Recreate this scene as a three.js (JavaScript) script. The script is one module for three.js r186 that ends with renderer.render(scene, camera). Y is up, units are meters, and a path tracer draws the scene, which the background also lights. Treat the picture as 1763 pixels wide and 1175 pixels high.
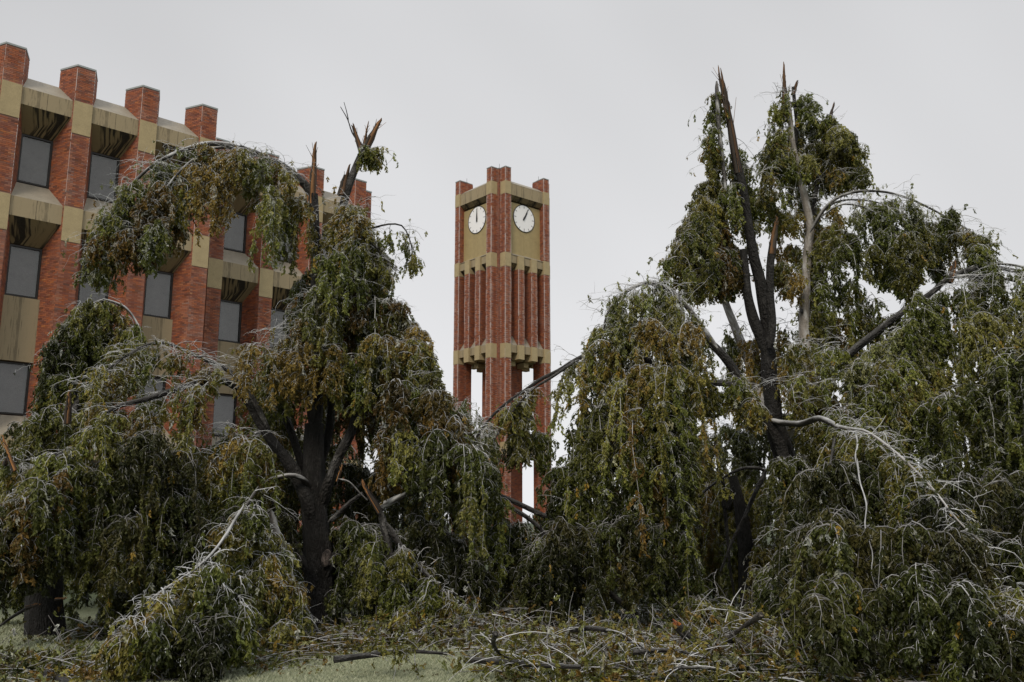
import * as THREE from 'three';
import { mergeGeometries } from 'three/addons/utils/BufferGeometryUtils.js';

// ------------------------------------------------------------------ camera, sky, sun, exposure
const scene = new THREE.Scene();
const EYE = 1.6, FOCAL = 1600, CX = 881.5, CY = 587.5, HORIZON = 900;   // lens of the photograph, in its pixels
const PITCH = Math.atan((HORIZON - CY) / FOCAL);
const camera = new THREE.PerspectiveCamera(2 * Math.atan(CY / FOCAL) * 180 / Math.PI, 1763 / 1175, 0.1, 3000);
camera.position.set(0, EYE, 0);
camera.rotation.set(PITCH, 0, 0);

const SKY_W = 512, SKY_H = 256;
{
  const data = new Float32Array(SKY_W * SKY_H * 4);
  const ph = [0.3, 1.9, 4.2, 2.7, 5.1];
  for (let j = 0; j < SKY_H; j++) for (let i = 0; i < SKY_W; i++) {
    const el = ((j + 0.5) / SKY_H - 0.5) * Math.PI, az = ((i + 0.5) / SKY_W - 0.5) * 2 * Math.PI;
    const x = Math.cos(el) * Math.cos(az), y = Math.sin(el), z = Math.cos(el) * Math.sin(az);
    // a closed cloud deck: brighter overhead, with broad soft unevenness
    let c = 0;
    c += 0.5 * Math.sin(3.1 * x + 2.3 * z + 2 * y + ph[0]) + 0.3 * Math.sin(6.3 * x - 5.1 * z + 5 * y + ph[1]);
    c += 0.2 * Math.sin(11 * x + 9 * z - 13 * y + ph[2]) + 0.14 * Math.sin(19 * x - 23 * z + 17 * y + ph[3]) + 0.1 * Math.sin(37 * x + 31 * z + 29 * y + ph[4]);
    const up = Math.max(0, y);
    let L = 0.69 - 0.13 * Math.min(1, up / 0.5) + 0.6 * THREE.MathUtils.smoothstep(up, 0.5, 1) + 0.055 * c + 0.055 * Math.exp(-((x - 0.03) ** 2 * 6 + (y - 0.12) ** 2 * 8 + (z + 0.97) ** 2 * 2));
    const k = (j * SKY_W + i) * 4;
    const below = y < 0 ? 0.35 : 1;
    data[k] = L * below * 0.985; data[k + 1] = L * below * 0.99; data[k + 2] = L * below * 1.012; data[k + 3] = 1;
  }
  const tex = new THREE.DataTexture(data, SKY_W, SKY_H, THREE.RGBAFormat, THREE.FloatType);
  tex.mapping = THREE.EquirectangularReflectionMapping; tex.magFilter = THREE.LinearFilter; tex.minFilter = THREE.LinearFilter; tex.needsUpdate = true;
  scene.background = tex; scene.environment = tex;
}
const sun = new THREE.DirectionalLight(0xfff0dd, 1.5);
sun.position.set(-14, 42, 26); sun.target.position.set(0, 0, -20);
sun.castShadow = true; sun.shadow.radius = 28; sun.shadow.mapSize.set(2048, 2048);
Object.assign(sun.shadow.camera, { left: -45, right: 45, top: 45, bottom: -45, near: 1, far: 160 });
scene.add(sun, sun.target);
const EXPOSURE = 1.17;

// ------------------------------------------------------------------ helpers
let seed = 12345;
const rnd = () => { seed = (seed + 0x6d2b79f5) | 0; let t = Math.imul(seed ^ (seed >>> 15), 1 | seed); t = (t + Math.imul(t ^ (t >>> 7), 61 | t)) ^ t; return ((t ^ (t >>> 14)) >>> 0) / 4294967296; };
const rr = (a, b) => a + (b - a) * rnd();
const gauss = () => (rnd() + rnd() + rnd() - 1.5) * 1.4;
const clamp = THREE.MathUtils.clamp, lerp = THREE.MathUtils.lerp, sstep = THREE.MathUtils.smoothstep;
const V3 = (x = 0, y = 0, z = 0) => new THREE.Vector3(x, y, z);
const used = new Map();
const numbered = (n) => { const k = used.get(n) ?? 0; used.set(n, k + 1); return k ? n + '_' + String(k).padStart(3, '0') : n; };
function hash3(i, j, k) { let h = Math.imul(i, 374761393) ^ Math.imul(j, 668265263) ^ Math.imul(k, 2147483647); h = Math.imul(h ^ (h >>> 13), 1274126177); return ((h ^ (h >>> 16)) >>> 0) / 4294967296; }
function noise3(x, y, z) {
  const i = Math.floor(x), j = Math.floor(y), k = Math.floor(z); let fx = x - i, fy = y - j, fz = z - k;
  fx = fx * fx * (3 - 2 * fx); fy = fy * fy * (3 - 2 * fy); fz = fz * fz * (3 - 2 * fz);
  const L = (a, b) => lerp(hash3(i, a, b), hash3(i + 1, a, b), fx);
  return lerp(lerp(L(j, k), L(j + 1, k), fy), lerp(L(j, k + 1), L(j + 1, k + 1), fy), fz);
}
const fbm = (x, y, z, o = 4) => { let s = 0, a = 0.5; for (let i = 0; i < o; i++) { s += a * noise3(x, y, z); x *= 2.03; y *= 2.03; z *= 2.03; a *= 0.5; } return s / (1 - Math.pow(0.5, o)); };

// the line of sight through a spot of the picture, met at a distance of d metres in front of the camera
function at(px, py, d) {
  const dx = (px - CX) / FOCAL, dy = (CY - py) / FOCAL, f = Math.cos(PITCH) - dy * Math.sin(PITCH);
  return V3(dx / f * d, EYE + (dy * Math.cos(PITCH) + Math.sin(PITCH)) / f * d, -d);
}
function thing(name, label, category, group) {
  const o = new THREE.Group(); o.name = numbered(name); scene.add(o);
  o.userData = { label, category }; if (group) o.userData.group = group;
  return o;
}
function part(name, geo, mat, parent, label) {
  const m = new THREE.Mesh(geo, mat); m.name = numbered(name); m.castShadow = m.receiveShadow = true; parent.add(m);
  if (label) m.userData.label = label;
  return m;
}
function struct(name, geo, mat) { const m = part(name, geo, mat, scene); m.userData.kind = 'structure'; return m; }
function stuffPart(name, geo, mat, parent) { const m = part(name, geo, mat, parent); m.userData.kind = 'stuff'; return m; }

// growing triangle buffer
class Buf {
  constructor() { this.p = []; this.n = []; this.c = []; this.u = []; this.i = []; this.count = 0; }
  vert(p, n, c, u = 0, v = 0) { this.p.push(p.x, p.y, p.z); this.n.push(n.x, n.y, n.z); this.c.push(c[0], c[1], c[2]); this.u.push(u, v); return this.count++; }
  geo() {
    const g = new THREE.BufferGeometry();
    g.setAttribute('position', new THREE.Float32BufferAttribute(this.p, 3)); g.setAttribute('normal', new THREE.Float32BufferAttribute(this.n, 3));
    g.setAttribute('color', new THREE.Float32BufferAttribute(this.c, 3)); g.setAttribute('uv', new THREE.Float32BufferAttribute(this.u, 2)); g.setIndex(this.i);
    return g;
  }
}
const T = V3(), N0 = V3(), B0 = V3(), Q = V3(), NN = V3(), UPV = V3(0, 1, 0), XV = V3(1, 0, 0);
// a tube along pts with radius rad(k / last); color(normal, position) gives what it is coated with
function tube(buf, pts, rad, sides, color, cap = true, rough = 0) {
  const m = pts.length; let v = 0;
  const first = buf.count;
  N0.set(0, 0, 0);
  for (let k = 0; k < m; k++) {
    T.subVectors(pts[Math.min(k + 1, m - 1)], pts[Math.max(k - 1, 0)]).normalize();
    if (k === 0) N0.crossVectors(T, Math.abs(T.y) > 0.9 ? XV : UPV).normalize();
    else { N0.addScaledVector(T, -N0.dot(T)); if (N0.lengthSq() < 1e-6) N0.crossVectors(T, Math.abs(T.y) > 0.9 ? XV : UPV); N0.normalize(); }
    B0.crossVectors(T, N0);
    const r = rad(k / (m - 1));
    if (k) v += pts[k].distanceTo(pts[k - 1]);
    for (let s = 0; s <= sides; s++) {
      const a = s / sides * Math.PI * 2;
      NN.set(0, 0, 0).addScaledVector(N0, Math.cos(a)).addScaledVector(B0, Math.sin(a));
      let q = r;
      if (rough) { const sa = s % sides; q *= 1 + rough * (noise3(pts[k].x * 3 + Math.cos(sa / sides * 6.283) * 2.2, pts[k].y * 2.5 + 7, pts[k].z * 3 + Math.sin(sa / sides * 6.283) * 2.2) - 0.5); if (r > 0.08) q *= 1 + 0.24 * (noise3(Math.cos(sa / sides * 6.283) * 6.5 + 40, pts[k].y * 1.6, Math.sin(sa / sides * 6.283) * 6.5) - 0.5); }
      Q.copy(pts[k]).addScaledVector(NN, q);
      buf.vert(Q, NN, color(NN, Q), s / sides * Math.max(0.1, 6.283 * rad(0)), v);
    }
  }
  const w = sides + 1;
  for (let k = 0; k < m - 1; k++) for (let s = 0; s < sides; s++) { const a = first + k * w + s, b = a + w; buf.i.push(a, a + 1, b, a + 1, b + 1, b); }
  if (cap && rad(0) > 0.012) { const D0 = V3().subVectors(pts[0], pts[1]).normalize(), c = buf.vert(pts[0], D0, color(D0, pts[0])); for (let s = 0; s < sides; s++) buf.i.push(c, first + s + 1, first + s); T.subVectors(pts[m - 1], pts[m - 2]).normalize(); }
  if (cap && rad(1) > 0.006) {
    const c = buf.vert(pts[m - 1], T, color(T, pts[m - 1])); const e = first + (m - 1) * w;
    for (let s = 0; s < sides; s++) buf.i.push(c, e + s, e + s + 1);
  }
}
function smooth(pts, n) { return new THREE.CatmullRomCurve3(pts, false, 'centripetal').getSpacedPoints(n); }

// ------------------------------------------------------------------ materials
function dataTex(w, h, fn, srgb = false) {
  const d = new Uint8Array(w * h * 4);
  for (let j = 0; j < h; j++) for (let i = 0; i < w; i++) { const c = fn(i / w, j / h); const k = (j * w + i) * 4; for (let q = 0; q < 3; q++) d[k + q] = clamp(Math.round((c.length ? c[q] : c) * 255), 0, 255); d[k + 3] = 255; }
  const t = new THREE.DataTexture(d, w, h); t.wrapS = t.wrapT = THREE.RepeatWrapping; t.magFilter = THREE.LinearFilter; t.minFilter = THREE.LinearMipmapLinearFilter; t.generateMipmaps = true;
  if (srgb) t.colorSpace = THREE.SRGBColorSpace; t.needsUpdate = true; return t;
}
// tiling fbm on a torus-like blend
const tileN = (u, v, fx, fy, s, o = 4) => { const a = fbm(u * fx + s, v * fy, s, o), b = fbm((u - 1) * fx + s, v * fy, s, o), c = fbm(u * fx + s, (v - 1) * fy, s, o), d = fbm((u - 1) * fx + s, (v - 1) * fy, s, o); return lerp(lerp(a, b, u), lerp(c, d, u), v); };
const barkTex = dataTex(512, 512, (u, v) => {
  const n = tileN(u, v, 22, 4, 3.1), n2 = tileN(u, v, 38, 9, 6.3, 3), f = tileN(u, v, 70, 40, 9.7, 3), ridge = Math.min(Math.abs(n - 0.5) * 5, Math.abs(n2 - 0.5) * 6), q = clamp(0.3 + 0.75 * Math.min(1, ridge) + 0.5 * (f - 0.5), 0.12, 1);
  return [q, q * 0.98, q * 0.95]; });
const M = {};
M.bark = new THREE.MeshStandardMaterial({ name: 'bark', vertexColors: true, map: barkTex, bumpMap: barkTex, bumpScale: 0.05, roughness: 0.8 });
M.icedBark = new THREE.MeshStandardMaterial({ name: 'iced_bark', vertexColors: true, bumpMap: barkTex, bumpScale: 0.012, roughness: 0.5 });
M.twig = new THREE.MeshPhysicalMaterial({ name: 'iced_twig', vertexColors: true, roughness: 0.32, ior: 1.31, specularIntensity: 1 });
M.wood = new THREE.MeshStandardMaterial({ name: 'torn_wood', vertexColors: true, roughness: 0.8 });
M.leaf = new THREE.MeshPhysicalMaterial({ name: 'iced_leaf', color: 0xffffff, roughness: 0.45, specularIntensity: 0.4, side: THREE.DoubleSide, transmission: 0.28, thickness: 0 });
M.ice = new THREE.MeshPhysicalMaterial({ name: 'ice', color: new THREE.Color().setRGB(0.72, 0.76, 0.78), roughness: 0.12, ior: 1.31, side: THREE.DoubleSide });
M.brick = new THREE.MeshStandardMaterial({ name: 'brick', color: 0xffffff, roughness: 0.78 });
M.mortar = new THREE.MeshStandardMaterial({ name: 'mortar', color: new THREE.Color().setRGB(0.2, 0.105, 0.08), roughness: 0.9 });
const grainTex = dataTex(256, 256, (u, v) => { const n = tileN(u, v, 6, 6, 1.3), f = tileN(u, v, 60, 60, 5.2, 2); const q = clamp(0.72 + 0.4 * (n - 0.5) + 0.35 * (f - 0.5), 0, 1); return [q, q, q * 0.98]; });
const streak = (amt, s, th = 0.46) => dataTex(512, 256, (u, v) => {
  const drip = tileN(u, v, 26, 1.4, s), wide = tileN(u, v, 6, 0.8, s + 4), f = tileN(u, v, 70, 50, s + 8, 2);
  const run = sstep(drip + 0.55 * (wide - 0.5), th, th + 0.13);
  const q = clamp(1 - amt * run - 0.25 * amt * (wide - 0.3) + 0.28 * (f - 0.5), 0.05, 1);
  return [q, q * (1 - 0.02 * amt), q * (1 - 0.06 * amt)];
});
const bandTex = grainTex.clone(); bandTex.repeat.set(0.7, 0.7); bandTex.needsUpdate = true;
const col = (r, g, b) => new THREE.Color().setRGB(r, g, b);
M.band = new THREE.MeshStandardMaterial({ name: 'buff_concrete', color: col(0.52, 0.42, 0.24), map: bandTex, bumpMap: bandTex, bumpScale: 0.004, roughness: 0.85 });
M.panel = new THREE.MeshStandardMaterial({ name: 'weathered_concrete', color: col(0.31, 0.255, 0.16), map: streak(0.36, 2.2, 0.54), roughness: 0.85 });
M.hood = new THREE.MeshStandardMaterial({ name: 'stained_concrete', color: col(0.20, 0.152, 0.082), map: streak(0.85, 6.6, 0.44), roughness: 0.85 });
M.sill = new THREE.MeshStandardMaterial({ name: 'wet_concrete', color: col(0.36, 0.325, 0.255), map: grainTex, bumpMap: grainTex, bumpScale: 0.015, roughness: 0.6 });
M.clockPanel = new THREE.MeshStandardMaterial({ name: 'buff_panel', color: col(0.47, 0.37, 0.18), map: bandTex, roughness: 0.7 });
M.frame = new THREE.MeshStandardMaterial({ name: 'dark_metal', color: col(0.02, 0.018, 0.016), roughness: 0.45, metalness: 0.3 });
M.pane = new THREE.MeshPhysicalMaterial({ name: 'window_glass', color: col(0.9, 0.91, 0.91), roughness: 0.03, transmission: 1, thickness: 0, ior: 1.5 });
M.blind = new THREE.MeshStandardMaterial({ name: 'roller_blind', color: col(0.275, 0.265, 0.26), roughness: 0.9, map: bandTex });
M.coping = new THREE.MeshStandardMaterial({ name: 'coping_metal', color: col(0.30, 0.33, 0.33), roughness: 0.5, metalness: 0.2 });
M.dial = new THREE.MeshStandardMaterial({ name: 'dial_white', color: col(0.86, 0.87, 0.88), roughness: 0.4 });
M.black = new THREE.MeshStandardMaterial({ name: 'black_paint', color: col(0.012, 0.012, 0.014), roughness: 0.45 });
M.rime = new THREE.MeshStandardMaterial({ name: 'rime', color: col(0.55, 0.50, 0.49), roughness: 0.4 });
M.roof = new THREE.MeshStandardMaterial({ name: 'roof_gravel', color: col(0.25, 0.24, 0.22), roughness: 0.95 });

// ------------------------------------------------------------------ masonry helpers
function boxAt(x0, x1, y0, y1, z0, z1) { const g = new THREE.BoxGeometry(x1 - x0, y1 - y0, z1 - z0); const uv = g.attributes.uv, s = [[z1 - z0, y1 - y0], [z1 - z0, y1 - y0], [x1 - x0, z1 - z0], [x1 - x0, z1 - z0], [x1 - x0, y1 - y0], [x1 - x0, y1 - y0]]; for (let f = 0; f < 6; f++) for (let k = 0; k < 4; k++) uv.setXY(f * 4 + k, uv.getX(f * 4 + k) * s[f][0] + x0 * 0.37, uv.getY(f * 4 + k) * s[f][1] + y0 * 0.37); g.translate((x0 + x1) / 2, (y0 + y1) / 2, (z0 + z1) / 2); return g; }
// an upright prism over a plan polygon [[x, z], ...] given counter-clockwise seen from above with x right and z towards the viewer
function prism(poly, y0, y1) {
  const pos = [], uv = [], P = poly, n = P.length; let run = 0;
  const tri = (...v) => v.forEach(([x, y, z, a, b]) => { pos.push(x, y, z); uv.push(a, b); });
  for (let k = 0; k < n; k++) {
    const [ax, az] = P[k], [bx, bz] = P[(k + 1) % n], L = Math.hypot(bx - ax, bz - az);
    tri([ax, y0, az, run, y0], [bx, y0, bz, run + L, y0], [bx, y1, bz, run + L, y1]); tri([ax, y0, az, run, y0], [bx, y1, bz, run + L, y1], [ax, y1, az, run, y1]); run += L;
  }
  for (let k = 1; k < n - 1; k++) {
    tri([P[0][0], y1, P[0][1], P[0][0], P[0][1]], [P[k][0], y1, P[k][1], P[k][0], P[k][1]], [P[k + 1][0], y1, P[k + 1][1], P[k + 1][0], P[k + 1][1]]);
    tri([P[0][0], y0, P[0][1], P[0][0], P[0][1]], [P[k + 1][0], y0, P[k + 1][1], P[k + 1][0], P[k + 1][1]], [P[k][0], y0, P[k][1], P[k][0], P[k][1]]);
  }
  const g = new THREE.BufferGeometry(); g.setAttribute('position', new THREE.Float32BufferAttribute(pos, 3)); g.setAttribute('uv', new THREE.Float32BufferAttribute(uv, 2)); g.computeVertexNormals(); return g;
}
function quads(list) { // list of [a, b, c, d] points with uv in metres
  const pos = [], uv = [];
  for (const [a, b, c, d] of list) {
    const w = Math.hypot(b[0] - a[0], b[1] - a[1], b[2] - a[2]), h = Math.hypot(d[0] - a[0], d[1] - a[1], d[2] - a[2]);
    const U = [[0, 0], [w, 0], [w, h], [0, h]], Vv = [a, b, c, d];
    for (const k of [0, 1, 2, 0, 2, 3]) { pos.push(...Vv[k]); uv.push(U[k][0] * 0.75 + a[0] * 0.83 + a[1] * 0.37, U[k][1] / Math.max(h, 0.01) * 0.98 + 0.01); }
  }
  const g = new THREE.BufferGeometry(); g.setAttribute('position', new THREE.Float32BufferAttribute(pos, 3)); g.setAttribute('uv', new THREE.Float32BufferAttribute(uv, 2)); g.computeVertexNormals(); return g;
}
// bricks in running bond on an upright face from (ax, az) to (bx, bz), its outside on the right of that line seen from above; skip: [y0, y1] ranges
const BRICK_L = 0.203, BRICK_H = 0.057, JOINT = 0.0095, COURSE = BRICK_H + JOINT;
// ice frozen along an upright arris, in broken runs
function rime(parent, spots, y0, y1, w) {
  const l = []; for (const [x, z] of spots) for (let y = y0; y < y1;) { const h = Math.min(rr(0.15, 1.1), y1 - y), q = w * rr(0.5, 1); l.push(new THREE.CylinderGeometry(q, q * 0.9, h, 5).translate(x, y + h / 2, z)); y += h + (rnd() < 0.45 ? rr(0.03, 0.3) : 0.002); }
  return stuffPart('rime', mergeGeometries(l), M.rime, parent);
}
class Bricks {
  constructor(frost = 0.06) { this.m = []; this.c = []; this.frost = frost; this.k = Math.floor(rnd() * 1000); }
  face(ax, az, bx, bz, y0, y1, skip = [], edge = 0) {
    const L = Math.hypot(bx - ax, bz - az), dx = (bx - ax) / L, dz = (bz - az) / L, nx = -dz, nz = dx; // outward normal is to the right of travel
    const q = new THREE.Matrix4(), X = V3(dx, 0, dz), Z = V3(-dz, 0, dx);
    const c0 = Math.ceil((y0 + 0.002) / COURSE), c1 = Math.floor((y1 - BRICK_H) / COURSE);
    for (let c = c0; c <= c1; c++) {
      const y = c * COURSE + BRICK_H / 2;
      if (skip.some(([a, b]) => y + BRICK_H / 2 > a && y - BRICK_H / 2 < b)) continue;
      let s = (c % 2) ? -(BRICK_L + JOINT) / 2 : 0;
      for (; s < L - 0.01; s += BRICK_L + JOINT) {
        const a = Math.max(0, s), b = Math.min(L, s + BRICK_L); if (b - a < 0.03) continue;
        const mid = (a + b) / 2, px = ax + dx * mid, pz = az + dz * mid, out = rr(0.001, 0.006);
        X.set(dx, 0, dz).multiplyScalar(b - a); Z.set(-dz, 0, dx).multiplyScalar(0.016);
        q.makeBasis(X, V3(0, BRICK_H, 0), Z); q.setPosition(px - dz * out, y, pz + dx * out);
        this.m.push(q.clone());
        // clay: deep red to orange-brown, some dark headers; frost rime lies in patches and on the arrises
        const h = rnd(), d = rnd(); let r = lerp(0.165, 0.32, h), g = lerp(0.044, 0.104, h * 0.7 + d * 0.3), bl = lerp(0.024, 0.044, d);
        if (rnd() < 0.16) { const k = rr(0.55, 0.8); r *= k; g *= k; bl *= k; }
        if (rnd() < 0.05) { r *= 1.15; g *= 1.4; bl *= 1.3; }
        const patch = noise3(px * 1.7 + this.k, y * 1.1, pz * 1.7);
        let f = this.frost * (0.35 + 3 * sstep(patch, 0.62, 0.85)) * rr(0, 1.6);
        const e = Math.min(a, L - b); if (edge && e < 0.02 && rnd() < 0.75) f += edge * rr(0.3, 1);
        f = clamp(f, 0, 0.75);
        this.c.push(lerp(r, 0.50, f), lerp(g, 0.43, f), lerp(bl, 0.39, f));
      }
    }
  }
  build(parent, name = 'brickwork') {
    const im = new THREE.InstancedMesh(new THREE.BoxGeometry(1, 1, 1), M.brick, this.m.length);
    const c = new THREE.Color();
    this.m.forEach((q, i) => { im.setMatrixAt(i, q); im.setColorAt(i, c.setRGB(this.c[3 * i], this.c[3 * i + 1], this.c[3 * i + 2])); });
    im.name = numbered(name); im.userData.kind = 'stuff'; im.castShadow = im.receiveShadow = true; parent.add(im); return im;
  }
}

// ------------------------------------------------------------------ ground
{
  const xs = [-800, -400, -200, -100, -60, -40, -28, -20], zs = [700, 300, 100, 30, 5, -3];
  for (let x = -14; x <= 14.01; x += 0.14) xs.push(x); xs.push(20, 28, 40, 60, 100, 200, 400, 800);
  for (let z = -7; z >= -21.01; z -= 0.14) zs.push(z); zs.push(-26, -32, -40, -60, -100, -200, -400, -1000, -2000);
  const pos = [], cl = [], uv = [], idx = [];
  for (const z of zs) for (const x of xs) {
    const near = Math.abs(x) < 14.1 && z > -21.1 && z < -6.9, n = fbm(x * 0.55 + 9, 2.2, z * 0.55, 3), f = fbm(x * 2.3, 5.1, z * 2.3 + 3, 3);
    pos.push(x, near ? 0.05 * (n - 0.5) + 0.03 * (f - 0.5) : 0, z); uv.push(x / 1.7, z / 1.7);
    // grass, with rime lying thick on the open patches and dead leaf mould under the trees
    const open = Math.max(sstep(-z, 11.0, 10.2), 1.5 * sstep(Math.hypot((x + 6.2) * 0.6, (z + 12.2) * 0.9), 1.15, 0.3)), rime = clamp(open * 0.6 + 0.5 * (f - 0.5), 0, 0.8), mould = Math.max(0, 1 - open) * sstep(n + f, 0.7, 1.0);
    const far = sstep(-z, 15, 19); let r = lerp(0.06, 0.36, rime * (1 - far)), g = lerp(0.085, 0.385, rime * (1 - far)), b = lerp(0.03, 0.25, rime * (1 - far)); r = lerp(r, 0.075, mould); g = lerp(g, 0.058, mould); b = lerp(b, 0.033, mould); cl.push(r, g, b);
  }
  const w = xs.length; for (let j = 0; j < zs.length - 1; j++) for (let i = 0; i < w - 1; i++) { const a = j * w + i; idx.push(a, a + 1, a + w, a + 1, a + w + 1, a + w); }
  const g = new THREE.BufferGeometry(); g.setAttribute('position', new THREE.Float32BufferAttribute(pos, 3)); g.setAttribute('color', new THREE.Float32BufferAttribute(cl, 3)); g.setAttribute('uv', new THREE.Float32BufferAttribute(uv, 2)); g.setIndex(idx); g.computeVertexNormals();
  const mt = dataTex(256, 256, (u, v) => { const n = tileN(u, v, 22, 22, 4.4, 3), f = tileN(u, v, 90, 90, 2.9, 2); return clamp(0.62 + 0.7 * (n - 0.5) + 0.6 * (f - 0.5), 0, 1); });
  struct('ground', g, new THREE.MeshStandardMaterial({ name: 'frosted_lawn', vertexColors: true, map: mt, bumpMap: mt, bumpScale: 0.03, roughness: 0.9 }));
}

// ------------------------------------------------------------------ library building
const bldg = thing('library_building', 'long red brick building with buff concrete bands and grey windows, behind the trees at left', 'building');
bldg.position.set(-16.28, 0, -32.22); bldg.rotation.y = (90 - 47) * Math.PI / 180;
const BAY = 2.45, PW = 0.64, PD = 0.83, PS = 0.35, TOP = 18.4;
const BANDS = [[15.75, 17.02], [11.6, 12.91], [3.2, 4.5]];
function pier(x, z, full = true) {
  const z0 = z, g = [prism([[x, z0], [x + PW, z0], [x + PW + PS, z0 - PD], [x + PW + 0.05, z0 - PD - 0.45], [x - 0.05, z0 - PD - 0.45], [x - PS, z0 - PD]].reverse(), 0, TOP)];
  const p = part('brick_pier', g[0], M.mortar, bldg);
  const b = new Bricks(0.03), skip = BANDS;
  b.face(x, z0, x + PW, z0, 0, TOP, skip, 0.12);
  b.face(x - PS, z0 - PD, x, z0, 0, TOP, [], 0.1); b.face(x + PW, z0, x + PW + PS, z0 - PD, 0, TOP, [], 0.1);
  b.face(x + PW + PS, z0 - PD, x + PW + 0.05, z0 - PD - 0.45, 16, TOP); b.face(x - 0.05, z0 - PD - 0.45, x - PS, z0 - PD, 16, TOP); b.face(x + PW + 0.05, z0 - PD - 0.45, x - 0.05, z0 - PD - 0.45, 16, TOP);
  b.build(p);
  for (const [y0, y1] of BANDS) part('concrete_band', boxAt(x - 0.012, x + PW + 0.012, y0, y1, z0 - 0.1, z0 + 0.022), M.band, p);
  const c = prism([[x - 0.02, z0 + 0.02], [x + PW + 0.02, z0 + 0.02], [x + PW + PS + 0.02, z0 - PD], [x + PW + 0.06, z0 - PD - 0.47], [x - 0.06, z0 - PD - 0.47], [x - PS - 0.02, z0 - PD]].reverse(), TOP + 0.003, TOP + 0.07);
  part('coping', c, M.coping, p);
  rime(p, [[x, z0], [x + PW, z0]], 12.95, TOP, 0.013);
}
// half width of the gap between two piers at depth s from the window plane towards the front
const gapHalf = (s) => (BAY - PW - 2 * PS) / 2 + PS * s / PD - 0.004;
function spandrel(xc, zw, yBackTop, yFaceTop, yFaceBot, yBackBot, S, parent = bldg) {
  const w0 = gapHalf(0), w1 = gapHalf(S), zf = zw + S;
  const A = (y) => [xc - w0, y, zw], B = (y) => [xc + w0, y, zw], C = (y) => [xc - w1, y, zf], D = (y) => [xc + w1, y, zf];
  const p = part('concrete_spandrel', quads([[C(yFaceBot), [xc - 0.006, yFaceBot, zf], [xc - 0.006, yFaceTop, zf], C(yFaceTop)], [[xc + 0.006, yFaceBot, zf], D(yFaceBot), D(yFaceTop), [xc + 0.006, yFaceTop, zf]]]), M.panel, bldg);
  part('joint', boxAt(xc - 0.01, xc + 0.01, yFaceBot + 0.01, yFaceTop - 0.01, zf - 0.05, zf - 0.008), M.frame, p);
  part('weathering_slope', quads([[C(yFaceTop), D(yFaceTop), B(yBackTop), A(yBackTop)]]), M.sill, p);
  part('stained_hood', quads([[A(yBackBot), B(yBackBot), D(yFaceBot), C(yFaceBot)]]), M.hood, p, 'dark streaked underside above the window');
  part('spandrel_back', quads([[B(yBackBot), A(yBackBot), A(yBackTop), B(yBackTop)]]), M.panel, p);
}
function windowAt(xc, zw, y0, y1) {
  const hw = gapHalf(0) - 0.006, f = 0.06, z = zw - 0.02;
  const w = part('window', mergeGeometries([boxAt(xc - hw, xc + hw, y1 - f, y1, z - 0.1, z), boxAt(xc - hw, xc + hw, y0, y0 + f, z - 0.1, z), boxAt(xc - hw, xc - hw + f, y0 + f, y1 - f, z - 0.1, z), boxAt(xc + hw - f, xc + hw, y0 + f, y1 - f, z - 0.1, z)]), M.frame, bldg);
  part('pane', boxAt(xc - hw + f, xc + hw - f, y0 + f, y1 - f, z - 0.055, z - 0.05), M.pane, w);
  part('blind', boxAt(xc - hw + f * 0.5, xc + hw - f * 0.5, y0 + f * 0.5, y1 - f * 0.5, z - 0.16, z - 0.14), M.blind, w);
}
function bay(xLeftPier, z) {
  const xc = xLeftPier + PW + (BAY - PW) / 2, zw = z - PD;
  spandrel(xc, zw, 17.72, 17.0, 16.35, 15.56, PD - 0.06);
  windowAt(xc, zw, 13.72, 15.55);
  spandrel(xc, zw, 13.68, 12.9, 12.19, 11.38, PD - 0.06);
  windowAt(xc, zw, 9.5, 11.36);
  part('concrete_panel', boxAt(xc - gapHalf(0.12) + 0.01, xc + gapHalf(0.12) - 0.01, 7.16, 9.46, zw - 0.1, zw + 0.12), M.panel, bldg);
  windowAt(xc, zw, 5.3, 7.13);
  spandrel(xc, zw, 5.26, 4.5, 3.8, 3.0, PD - 0.06);
  windowAt(xc, zw, 0.9, 2.98);
  part('concrete_panel', boxAt(xc - gapHalf(0.1), xc + gapHalf(0.1), 0, 0.88, zw - 0.1, zw + 0.1), M.panel, bldg);
}
for (let k = -3; k <= 2; k++) { pier(k * BAY, 0); if (k < 2) bay(k * BAY, 0); }
const Z2 = -2.82;
for (let k = 0; k <= 3; k++) { pier(6.86 + k * BAY, Z2); if (k < 3) bay(6.86 + k * BAY, Z2); }
pier(15.24, Z2 - 1.05);
// body of the two wings behind the window plane, and the return between them
part('brick_wall', mergeGeometries([boxAt(-3.3 * BAY, 5.54, 0, 17.3, -14, -PD - 0.2), boxAt(5.54, 14.9, 0, 17.3, -14, Z2 - PD - 0.2), boxAt(14.9, 15.7, 0, 17.3, -14, Z2 - 2)]), M.mortar, bldg);
part('flat_roof', mergeGeometries([boxAt(-3.3 * BAY, 5.5, 17.303, 17.4, -13.9, -PD - 0.4), boxAt(5.5, 14.8, 17.303, 17.4, -13.9, Z2 - PD - 0.4)]), M.roof, bldg);

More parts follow.
